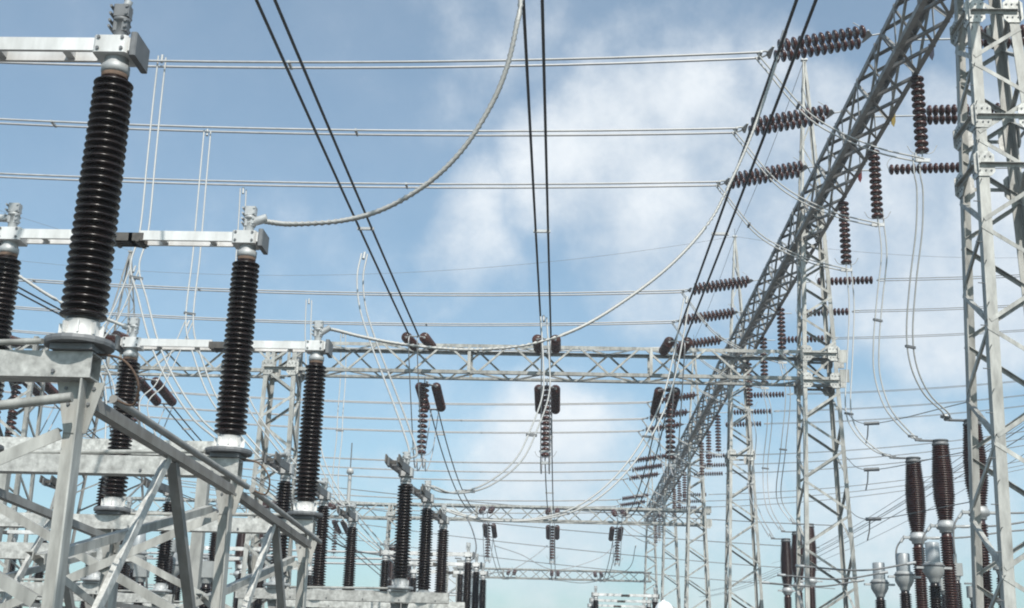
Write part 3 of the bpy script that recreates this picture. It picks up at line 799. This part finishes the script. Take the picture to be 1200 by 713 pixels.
for k in range(3): ct(-11.2, 33.5 + 3.2 * k, f'small round-headed transformer seen through the near left frame, {("nearest", "middle", "farthest")[k]} of its three', 'round-headed transformers behind the left frame', 3.5, .9)
# small box-headed post transformers
def vt(x, y, z, label, group, s=1.0):
    t = thing('voltage_transformer', (x, y, 0), label, 'voltage transformer', group); B = Vector((x, y, 0))
    MB().box((x, y, z), (.34 * s, .30 * s, .36 * s), bev=.04).lathe([(.1, -.30 * s), (.13, -.18 * s)], B + Vector((0, 0, z)), n=12).build('head', M['grey'], t)
    MB().tube([(x, y, z + .18 * s), (x, y, z + .26 * s), (x - .25, y, z + .26 * s)], .03, 8).build('terminal', M['castd'], t)
    MB().lathe([(a, b + z - .30 * s - 1.3) for a, b in post_profile(1.3, .10, .09, .06, .045)], B, n=14).build('post_insulator', M['porc'], t)
    MB().bar((x, y, 0), (x, y, z - 1.6 * s), .25, .25, (1, 0, 0)).build('pedestal', M['galv'], t)
    return t
for k, p in enumerate((Vector((12.320, 42.000, 4.278)), Vector((13.226, 42.000, 4.087)), Vector((11.522, 38.000, 4.401)), Vector((11.468, 34.000, 4.232)))):
    vt(p[0], p[1], p[2], f'small box-headed brown post low at the right, {("left of the nearest column", "beside the nearest column foot", "right of the second breaker", "at the right edge")[k]}', 'small post transformers')
for k, p in enumerate((Vector((-9.878, 30.000, 3.171)), Vector((-7.483, 27.000, 2.975)), Vector((-11.096, 36.000, 4.323)), Vector((-4.060, 52.000, 5.410)))):
    vt(p[0], p[1], p[2], f'small dark post with a square grey head {("seen left through the near frame", "between the legs of the near frame", "far behind the near frame", "low in the centre under the far beam")[k]}', 'square-headed posts', .95)

# ------------------------------------------------------------------ loose cables and droppers
def cable(pts, r, label, group=None, m='cable', k=8, tw=None, clamps=(), name='dropper_cable', ends=True, strand=0):
    ln = spline(pts, k); runs = twin(ln, tw) if tw else [ln]
    t = conductor(runs, r, m, label, group, clamps if tw else (), name, 'castd', 7, 'cable', strand=strand)
    if ends:
        for p, q in ((ln[0], ln[1]), (ln[-1], ln[-2])):
            d = (q - p).normalized(); MB().tube([p - d * .05, p + d * .16], r * 1.7, 8).build('end_clamp', M['cast'], t)
    return t
top = lambda k, s=0: Vector((DX - s * 2.60, G1Y[k], G1Z[k] + POST_H + .38))
cable([top(0) + Vector((0, 0, -.06)), Vector((-3.401, 8.500, 5.734)), Vector((-3.450, 8.550, 6.122)), Vector((-3.559, 8.700, 6.920)), (-3.3, 9.4, 8.2), (-4.2, 10.6, 10.3)], .019, 'bright cable rising from the clamp on the nearest post out of the photo', 'cables from the near posts', 'castd', strand=.22)
cable([top(1) + Vector((.03, 0, -.12)), Vector((-3.309, 12.700, 5.560)), Vector((-2.981, 12.700, 5.526)), Vector((-2.418, 12.650, 5.555)), Vector((-1.958, 12.600, 5.679)), Vector((-1.501, 12.500, 5.930)), Vector((-1.142, 12.400, 6.266)), Vector((-0.860, 12.300, 6.700)), Vector((-0.685, 12.200, 7.104)), Vector((-0.577, 12.100, 7.590)), Vector((-0.536, 12.100, 8.128)), (-.56, 12.0, 10.6)], .030, 'thick pale cable sweeping up from the second near post to the middle conductor', 'cables from the near posts', strand=.22)
cable([top(2) + Vector((.03, 0, -.12)), Vector((-3.270, 16.800, 5.492)), Vector((-2.867, 16.850, 5.415)), Vector((-2.392, 16.900, 5.339)), Vector((-1.805, 17.000, 5.303)), Vector((-1.214, 17.100, 5.316)), Vector((-0.503, 17.250, 5.444)), Vector((0.218, 17.400, 5.750)), Vector((0.958, 17.600, 6.297)), Vector((1.594, 17.750, 6.882)), Vector((2.123, 17.900, 7.550)), Vector((2.428, 18.000, 8.145)), Vector((2.827, 18.100, 9.071)), Vector((3.205, 18.200, 10.178)), Vector((3.416, 18.200, 10.902))], .026, 'thick pale cable sweeping across the photo from the third near post to the right conductor', 'cables from the near posts', strand=.22)
cable([top(2, 1) + Vector((0, 0, -.12)), Vector((-6.459, 16.800, 5.595)), Vector((-7.018, 16.800, 5.773)), Vector((-7.791, 16.800, 6.215)), Vector((-8.902, 16.800, 6.973)), (-9.5, 16.9, 8.5), (-11.5, 17, 11)], .026, 'thick pale cable falling from the upper left to the left post of the third disconnector', 'cables from the near posts', strand=.22)
cable([top(1, 1) + Vector((0, 0, -.12)), Vector((-6.363, 12.700, 5.563)), Vector((-7.050, 12.700, 5.693)), (-9.5, 12.7, 7.6), (-11.5, 12.7, 10.5)], .026, 'pale cable leaving the left post of the second disconnector at the left edge', 'cables from the near posts', strand=.22)
# droppers from the crossing conductors
cable([Vector((-10.171, 28.100, 15.591)), Vector((-10.127, 28.000, 14.303)), Vector((-9.953, 27.600, 12.544)), Vector((-9.706, 27.000, 10.593)), Vector((-9.642, 26.500, 9.558)), Vector((-9.204, 26.000, 8.653)), Vector((-8.636, 25.500, 7.473)), Vector((-8.005, 25.000, 6.538)), Vector((-7.307, 24.500, 5.738)), Vector((-6.739, 24.200, 5.297)), Vector((-6.076, 24.000, 4.824)), (-5.22, 23.4, 4.86)], .022, 'pale twin dropper hanging left of the others beside the nearest post', 'droppers from the crossing conductors', tw=(.16, .1, 0), clamps=(.31, .40))
cable([Vector((-9.637, 26.500, 9.517)), Vector((-9.611, 26.000, 8.743)), Vector((-9.616, 25.500, 8.018)), Vector((-9.712, 25.000, 7.265)), (-9.0, 24.2, 6.2), (-8.6, 23.5, 4.86)], .016, 'thin twin cable splitting off left at the pointed mast', 'droppers from the crossing conductors', tw=(.16, .1, 0))
cable([Vector((-10.212, 32.500, 15.581)), Vector((-10.030, 32.000, 13.667)), Vector((-9.683, 31.000, 11.345)), Vector((-9.369, 30.000, 9.296)), Vector((-8.875, 29.400, 8.186)), Vector((-8.185, 28.800, 7.012)), Vector((-7.289, 28.200, 6.104)), Vector((-6.246, 27.800, 5.184)), (-5.22, 27.4, 4.94)], .022, 'pale twin dropper hanging in the gap right of the nearest post', 'droppers from the crossing conductors', tw=(.16, .1, 0), clamps=(.36, .45))
cable([Vector((-9.386, 30.000, 9.251)), Vector((-9.469, 29.500, 8.371)), Vector((-9.593, 29.000, 7.441)), Vector((-9.762, 28.500, 6.711)), (-8.6, 27.5, 4.94)], .016, 'thin twin cable splitting off left below the second dropper', 'droppers from the crossing conductors', tw=(.16, .1, 0))
cable([Vector((-10.112, 36.400, 15.391)), Vector((-10.012, 36.200, 14.238)), Vector((-9.802, 35.600, 12.116)), Vector((-9.565, 34.800, 10.058)), Vector((-8.653, 33.600, 8.057)), Vector((-7.083, 32.400, 6.239)), Vector((-5.655, 31.700, 5.070)), (-5.2, 31.4, 4.96)], .022, 'pale twin dropper mostly behind the second near post', 'droppers from the crossing conductors', tw=(.16, .1, 0), clamps=(.4,))
cable([Vector((-10.209, 47.800, 15.242)), Vector((-10.052, 47.500, 13.475)), Vector((-9.604, 47.000, 10.983)), Vector((-8.586, 46.000, 7.903)), (-5.4, 44.2, 4.4)], .024, 'pale twin dropper behind the third near post', 'far droppers from the crossing conductors', tw=(.2, .1, 0), clamps=(.5,))
cable([Vector((-9.552, 52.200, 15.057)), Vector((-9.394, 52.000, 13.198)), Vector((-9.197, 51.000, 10.615)), Vector((-8.465, 48.500, 6.984)), (-5.4, 48.2, 4.5)], .022, 'thin pale dropper between the third near post and the slanting twin cable', 'far droppers from the crossing conductors', tw=(.2, .1, 0), clamps=(.5,))
# taps from the dark conductors down to the open disconnectors
g2 = lambda k, s=0: Vector((-2.93 - s * 2.27, G2Y[k], G2Z[k] + 2.08 + .32))
cable([Vector((-4.971, 29.300, 10.882)), Vector((-4.987, 29.000, 10.187)), Vector((-4.760, 28.300, 9.226)), Vector((-4.325, 27.400, 8.160)), Vector((-3.767, 26.300, 6.983)), Vector((-3.221, 25.000, 5.839)), Vector((-2.880, 24.000, 5.060)), g2(0)], .021, 'pale twin tap falling from the left dark conductor to the tallest open disconnector', 'taps to the open disconnectors', tw=(.14, .05, 0), clamps=(.55,))
cable([Vector((-0.587, 33.000, 10.414)), Vector((-0.485, 32.400, 9.114)), Vector((-0.457, 31.800, 8.055)), Vector((-0.704, 31.000, 6.999)), Vector((-1.070, 30.000, 5.963)), Vector((-1.722, 28.600, 5.143)), Vector((-2.421, 27.800, 4.836)), g2(1)], .022, 'pale twin tap falling down the middle to the second open disconnector', 'taps to the open disconnectors', tw=(.16, .06, 0), clamps=(.48, .8))
cable([Vector((3.551, 35.500, 11.787)), Vector((3.116, 35.000, 9.598)), Vector((2.707, 34.500, 8.248)), Vector((2.040, 34.000, 6.950)), Vector((1.284, 33.400, 5.962)), Vector((0.473, 32.800, 5.278)), Vector((-0.396, 32.200, 4.896)), Vector((-1.456, 31.800, 4.736)), Vector((-2.301, 31.600, 4.796)), g2(2)], .024, 'pale twin tap sweeping from the right dark conductor to the third open disconnector', 'taps to the open disconnectors', tw=(.18, .06, 0), clamps=(.3, .62, .85))
# small ones farther off
cable([Vector((-0.871, 78.000, 8.947)), Vector((-1.515, 70.000, 7.500)), Vector((-2.280, 60.000, 5.937)), Vector((-2.836, 52.000, 5.101)), (-2.9, 48, 4.6)], .022, 'thin pale cable low in the centre running to the far white arms', 'far taps', m='cable')
cable([Vector((3.228, 78.000, 9.048)), Vector((2.114, 75.000, 7.971)), Vector((-0.348, 72.000, 7.015)), Vector((-2.217, 70.000, 7.620)), Vector((-3.425, 66.000, 7.635))], .020, 'thin pale cable looping low under the second cross beam', 'far taps', m='bus')
cable([Vector((-0.422, 90.000, 7.854)), Vector((1.915, 88.000, 7.587)), Vector((4.419, 86.000, 8.336)), Vector((4.870, 84.000, 9.713))], .022, 'thin grey cable hooked low left of the white helmet', 'far taps', m='thin')
cable([Vector((-6.617, 31.000, 5.330)), Vector((-5.935, 30.000, 4.426)), Vector((-5.527, 32.000, 4.044)), Vector((-5.234, 36.000, 4.230)), Vector((-5.007, 40.000, 4.573))], .020, 'dark sagging cable between the grey post heads', 'low slack cables', m='thin')
cable([Vector((-7.351, 30.000, 5.410)), Vector((-6.658, 33.000, 5.002)), Vector((-6.036, 38.000, 4.405)), Vector((-5.905, 44.000, 4.128))], .016, 'thin slack twin cable behind the grey post heads', 'low slack cables', m='bus', tw=(.2, .1, 0))
cable([Vector((-3.626, 48.000, 6.873)), Vector((-3.241, 46.000, 6.167)), Vector((-2.864, 43.000, 5.255)), Vector((-2.799, 41.000, 4.670)), (-2.9, 40, 4.45)], .024, 'short dark cable dropping to the nearest far white armed disconnector', 'far taps', m='thin')
# from the long beam's hanging strings down to the breakers
def brk(k, y0=0): return Vector((9.66 - .62, BY[k], 7.16))
cable([Vector((8.273, 28.100, 13.175)), Vector((8.282, 28.100, 12.671)), Vector((8.344, 28.200, 12.278)), Vector((8.321, 28.400, 11.383)), Vector((8.188, 28.700, 10.206)), Vector((8.115, 29.000, 9.034)), Vector((8.219, 29.200, 8.258)), Vector((8.532, 29.400, 7.652)), Vector((8.998, 29.600, 7.254)), brk(0)], .020, 'pale twin dropper from the long beam to the rightmost breaker', 'droppers to the breakers', tw=(.17, .10, 0), clamps=(.6, .98))
cable([Vector((8.504, 32.500, 13.481)), Vector((8.524, 32.500, 13.012)), Vector((8.545, 32.500, 12.156)), Vector((8.365, 32.500, 10.952)), Vector((8.211, 32.500, 9.772)), Vector((8.184, 32.500, 8.847)), Vector((8.374, 32.400, 7.964)), Vector((8.777, 32.400, 7.413)), brk(1)], .020, 'pale twin dropper from the long beam to the middle breaker', 'droppers to the breakers', tw=(.17, .10, 0), clamps=(.45, .97))
cable([Vector((8.477, 36.400, 13.550)), Vector((8.502, 36.400, 13.008)), Vector((8.500, 36.300, 11.853)), Vector((8.305, 36.000, 10.203)), Vector((8.092, 35.600, 8.594)), Vector((8.276, 35.400, 7.870)), Vector((8.700, 35.200, 7.359)), brk(2)], .020, 'pale twin dropper from the long beam to the leftmost breaker', 'droppers to the breakers', tw=(.17, .10, 0), clamps=(.6, .97))
for k, (yy, xs_) in enumerate(((47.8, 926), (52.2, 906), (56.6, 888))):
    z = 12.95; y1 = 50 + 2.6 * k
    cable([(8.43, yy, z), (8.6, yy, z - 1.2), (8.45, yy + .6, z - 3.2), (8.5, y1, z - 4.8), (9.0, y1, 7.2)], .019, f'grey dropper in the gap left of the right-hand columns, {("nearest", "middle", "farthest")[k]}', 'droppers behind the columns', m='bus', tw=(.2, .1, 0), clamps=(.5,))
# leads between breakers and transformers
for k in range(3):
    bx_, by_ = 9.66, BY[k]; cx_, cy_ = ((8.58, 29.95), (8.57, 32.5), (8.56, 35.0))[k]
    cable([(bx_ + .42, by_, 4.95), (bx_ + 1.3, by_ + .05, 5.0), (bx_ + 3.2, by_ + .1, 5.25), (bx_ + 6, by_, 5.1)], .024, f'dark lead going right from the middle flange of a breaker, {("right", "middle", "left")[k]} breaker', 'leads of the breakers', m='thin')
    cable([(bx_ - .38, by_, 4.95), (bx_ - .6, by_, 4.6), (cx_ + .5, cy_, 3.85)], .024, f'short lead from a breaker to its round-headed transformer, {("right", "middle", "left")[k]} breaker', 'leads of the transformers', m='thin')
    cable([(cx_ - .45, cy_, 3.78), (cx_ - 1.6, cy_ + .2, 3.6), (cx_ - 3.0, cy_ + .6, 3.7)], .022, f'dark lead going left from a round-headed transformer, {("right", "middle", "left")[k]} one', 'leads left of the transformers', m='thin')
for k, (yp, yq) in enumerate(((478, 498), (536, 552), (597, 609))):
    t_ = [(Vector((9.079, 40.900, 9.799)), Vector((9.231, 38.000, 8.681)), Vector((9.786, 30.000, 7.646))), (Vector((9.062, 40.900, 8.250)), Vector((9.157, 38.000, 7.278)), Vector((9.695, 30.000, 6.448))), (Vector((9.038, 40.900, 6.571)), Vector((9.130, 38.000, 5.805)), Vector((9.604, 30.000, 5.236)))][k]
    w_ = ('top', 'middle', 'bottom')[k]
    c_ = cable(list(t_), .012, f'thin wire with a short dark dead-end fitting right of the column, {w_} of three', 'thin wires right of the column', m='thin', ends=False)
    MB().tube([t_[1] + Vector((-.14, 0, 0)), t_[1] + Vector((.30, -.05, .02))], .055, 8).build('dead_end', M['castd'], c_)
    MB().tube([t_[1] + Vector((-.02, 0, 0)), t_[1] + Vector((-.05, 0, -.35)), t_[1] + Vector((-.12, 0, -.62))], .02, 6).build('tail', M['castd'], c_)
# thin wires of the outgoing line, running away at the right, and earth wires between the peaks
thin_pts = [((15.5, 140, 11.0), (17.5, 12, 13.5), 2.4), ((15.9, 140, 11.0), (17.9, 12, 13.5), 2.4), ((19.5, 140, 12.0), (22, 14, 15), 2.6), ((12.8, 120, 9.0), (13.8, 14, 9.8), 1.6), ((13.2, 120, 9.0), (14.2, 14, 9.8), 1.6), ((26.0, 160, 16), (27, 14, 21), 3.0)]
for k, (a, b, sg) in enumerate(thin_pts):
    conductor([sagline(a, b, sg, 30)], .014, 'thin', f'faint thin wire slanting up to the right edge, {ORD[k]} from the top', 'faint wires slanting at the right')
pk = [(XC, y, 16.4 + (5.6 if i else 5.0) + .05) for i, y in enumerate(YC)]
for i in range(1, 5):
    conductor([sagline(pk[i], pk[i + 1], .25, 12)], .010, 'thin', f'thin earth wire between column peaks, {ORD[i - 1]} from the front', 'earth wires', name='earth_wire', cat='earth wire')
conductor([sagline(pk[2], (-42, 60, 23.0), 2.6, 30)], .008, 'thin', 'thin earth wire from the second peak crossing the middle of the sky', 'earth wires', name='earth_wire', cat='earth wire')
conductor([sagline(pk[2], (40, 66, 26.0), 1.5, 30)], .008, 'thin', 'thin earth wire from the second peak to the upper right', 'earth wires', name='earth_wire', cat='earth wire')
conductor([sagline((-21.4, 58, 20.7), (-44, 30, 24), 1.0, 20)], .008, 'thin', 'thin earth wire from the pointed mast to the left', 'earth wires', name='earth_wire', cat='earth wire')
# slanting low conductors far off behind the nearest cross beam
for k, (y, x0, z0, x1, z1) in enumerate(((104, -34, 17.6, 20, 12.6), (110, -34, 17.0, 20, 11.6), (116, -34, 16.4, 22, 10.4), (124, -36, 15.8, 24, 9.6))):
    conductor([sagline((x0, y, z0), (x1, y - 10, z1), .7, 30)], .034, 'thin', f'faint dark wire slanting down to the right behind the cross beam, {ORD[k]} from the top', 'faint slanting wires behind the cross beam')

# tubular busbars at low level, far behind the left frame
for k, (y, z) in enumerate(((54, 6.0), (58, 6.1), (62, 6.2), (84, 6.4), (88, 6.5))):
    conductor([[(-34, y, z), (-5.5, y, z)]], .05, 'bus', f'straight grey tube busbar low at the left behind the near frame, {ORD[k]} from the front', 'tube busbars at the left', name='tube_busbar', part='tube', cat='busbar')
# ------------------------------------------------------------------ slender lightning rod on the second cross beam
t = thing('lightning_rod', (-13.4, 79.0, 11.5), 'slender pale rod standing on the second cross beam, left of centre', 'lightning rod')
MB().tube([(-13.4, 79, 11.35), (-13.4, 79, 13.2)], .12, 8).build('pole', M['cable'], t)
MB().lathe([(.12, 0), (.22, .05), (.22, .3), (.06, .4)], (-13.4, 79, 13.2), n=10).build('collar', M['cable'], t)
MB().tube([(-13.4, 79, 13.5), (-13.4, 79, 15.2)], .04, 6).build('rod', M['castd'], t)

# ------------------------------------------------------------------ two people on the ground at the bottom edge (only their heads reach into the photo)
def person(loc, rot, label, top='shirt', helmet=None, h=1.76):
    t = thing('person', loc, label, 'person')
    t.rotation_euler = (0, 0, rot); sc = h / 1.76
    J = [(0, 0, .95, .145, .11), (0, 0, 1.12, .135, .105), (0, 0, 1.33, .165, .115), (0, 0, 1.45, .09, .08), (0, 0, 1.53, .055, .058), (0, -.01, 1.60, .062, .07), (0, -.01, 1.68, .075, .095)]
    E = [(i, i + 1) for i in range(6)]
    for s in (-1, 1):
        b = len(J)
        J += [(s * .17, 0, 1.42, .058, .058), (s * .22, .02, 1.16, .045, .045), (s * .24, -.06, .93, .034, .034), (s * .245, -.09, .85, .036, .024)]
        E += [(2, b), (b, b + 1), (b + 1, b + 2), (b + 2, b + 3)]
        for f_, (dx, dz, dy) in enumerate(((-.03, -.09, -.02), (-.01, -.105, -.03), (.01, -.10, -.03), (.028, -.085, -.02))):
            k = len(J); J += [(s * (.245 + dx * .6), -.095 + dy * .4, .85 + dz * .55, .010, .010), (s * (.245 + dx * .7), -.095 + dy, .85 + dz, .0085, .0085)]
            E += [(b + 3, k), (k, k + 1)]
        k = len(J); J += [(s * .225, -.125, .845, .011, .011), (s * .215, -.145, .80, .009, .009)]; E += [(b + 3, k), (k, k + 1)]
        b = len(J)
        J += [(s * .095, 0, .86, .088, .09), (s * .105, -.01, .50, .058, .06), (s * .11, .02, .12, .04, .042), (s * .115, -.02, .05, .045, .04), (s * .12, -.16, .035, .04, .03)]
        E += [(0, b), (b, b + 1), (b + 1, b + 2), (b + 2, b + 3), (b + 3, b + 4)]
    me = bpy.data.meshes.new('body')
    me.from_pydata([(x * sc, y * sc, z * sc) for x, y, z, _, _ in J], E, [])
    o = bpy.data.objects.new('body', me); COL.objects.link(o); o.parent = t
    md = o.modifiers.new('skin', 'SKIN'); md.use_smooth_shade = True
    for i, q in enumerate(J): me.skin_vertices[0].data[i].radius = (q[3] * sc, q[4] * sc)
    me.skin_vertices[0].data[0].use_root = True
    sb = o.modifiers.new('sub', 'SUBSURF'); sb.levels = 1; sb.render_levels = 2
    dg = bpy.context.evaluated_depsgraph_get(); ev = o.evaluated_get(dg)
    nm_ = bpy.data.meshes.new_from_object(ev); o.modifiers.clear(); o.data = nm_
    nm_.materials.clear()
    for m_ in ('skin', top, 'boot', 'castd'): nm_.materials.append(M[m_])
    for p in nm_.polygons:
        z = p.center.z / sc; x = abs(p.center.x) / sc
        p.material_index = 2 if z < .11 else (0 if z > 1.50 or (z < .93 and x > .19) else (3 if z < .95 and x < .2 else 1))
        p.use_smooth = True
    hz = 1.66 * sc
    fb = MB()
    fb.lathe([(.0, -.013), (.012, -.008), (.014, 0), (.010, .008), (.0, .012)], (.033 * sc, -.092 * sc, hz), (0, -1, 0), 10, 0).lathe([(.0, -.013), (.012, -.008), (.014, 0), (.010, .008), (.0, .012)], (-.033 * sc, -.092 * sc, hz), (0, -1, 0), 10, 0)
    fb.build('eyes', M['white'], t, (0, 0, 0))
    MB().tube([(0, -.088, hz + .01), (0, -.118, hz - .035), (0, -.098, hz - .045)], [.010, .017, .012], 8).build('nose', M['skin'], t, (0, 0, 0))
    MB().tube(spline([(-.025, -.09, hz - .075), (0, -.098, hz - .073), (.025, -.09, hz - .075)], 3), .006, 6).build('mouth', M['rust'], t, (0, 0, 0))
    for s in (-1, 1): MB().lathe([(.0, -.01), (.028, -.004), (.03, .006), (.0, .01)], (s * .082, .01, hz - .01), (s, .25, 0), 10).build('ear', M['skin'], t, (0, 0, 0))
    if helmet:
        hm = MB(); z0 = 1.70 * sc; pr = []
        for i in range(9):
            a = i / 8 * math.pi / 2; pr.append((math.cos(a), math.sin(a)))
        v0 = []; n = 28
        for r, zz in pr:
            for j in range(n):
                q = 2 * math.pi * j / n; v0.append((.118 * r * math.cos(q), -.012 + .145 * r * math.sin(q), z0 + .138 * zz))
        hm.add(v0, [[i * n + j, i * n + (j + 1) % n, (i + 1) * n + (j + 1) % n, (i + 1) * n + j] for i in range(8) for j in range(n)], 0, True)
        hm.tube([(0, .11, z0 + .07), (0, .07, z0 + .128), (0, -.01, z0 + .145), (0, -.08, z0 + .128), (0, -.13, z0 + .07)], .012, 6)
        hm.build('helmet', M[helmet], t, (0, 0, 0))
        bm_ = MB(); n = 24
        ring = lambda k, z: [((.118 + k * .012) * math.cos(2 * math.pi * j / n), -.012 + (.145 + k * (.014 + (.05 if math.sin(2 * math.pi * j / n) < -.3 else 0))) * math.sin(2 * math.pi * j / n), z) for j in range(n)]
        bm_.add(ring(0, z0) + ring(1, z0 - .006) + ring(1, z0 - .016) + ring(0, z0 - .014), [[k * n + j, k * n + (j + 1) % n, ((k + 1) % 4) * n + (j + 1) % n, ((k + 1) % 4) * n + j] for k in range(4) for j in range(n)], 0, False)
        bm_.build('helmet_brim', M[helmet], t, (0, 0, 0))
    else:
        hm = MB(); n = 20; v0 = []
        for i in range(8):
            a = -.25 + i / 7 * (math.pi / 2 + .25)
            for j in range(n):
                q = 2 * math.pi * j / n; v0.append((.094 * math.cos(a) * math.cos(q), .012 + .112 * math.cos(a) * math.sin(q), 1.685 * sc + .105 * math.sin(a)))
        hm.add(v0, [[i * n + j, i * n + (j + 1) % n, (i + 1) * n + (j + 1) % n, (i + 1) * n + j] for i in range(7) for j in range(n)], 0, True)
        hm.build('hair', M['hair'], t, (0, 0, 0))
    return t
person((1.26, 15.84, 0), R(160), 'person in a white hard hat at the bottom edge of the photo', helmet='white', h=1.79)
person((2.45, 20.2, 0), R(150), 'person with bare dark hair at the bottom edge, right of the white hard hat', top='vest', h=1.78)

# ------------------------------------------------------------------ the thin haze over the yard
hz_ = MB(); hz_.box((0, 110, 14.0), (150, 280, 30))
hm_ = bpy.data.materials.new('haze'); hm_.use_nodes = True
tt = hm_.node_tree; tt.nodes.clear()
ho = tt.nodes.new('ShaderNodeOutputMaterial'); hp = tt.nodes.new('ShaderNodeVolumePrincipled')
hp.inputs['Color'].default_value = (.86, .92, 1.0, 1); hp.inputs['Density'].default_value = HAZE; hp.inputs['Anisotropy'].default_value = .1
tt.links.new(hp.outputs[0], ho.inputs['Volume'])
tag(hz_.build('haze', hm_), kind='stuff')

bpy.context.view_layer.update()
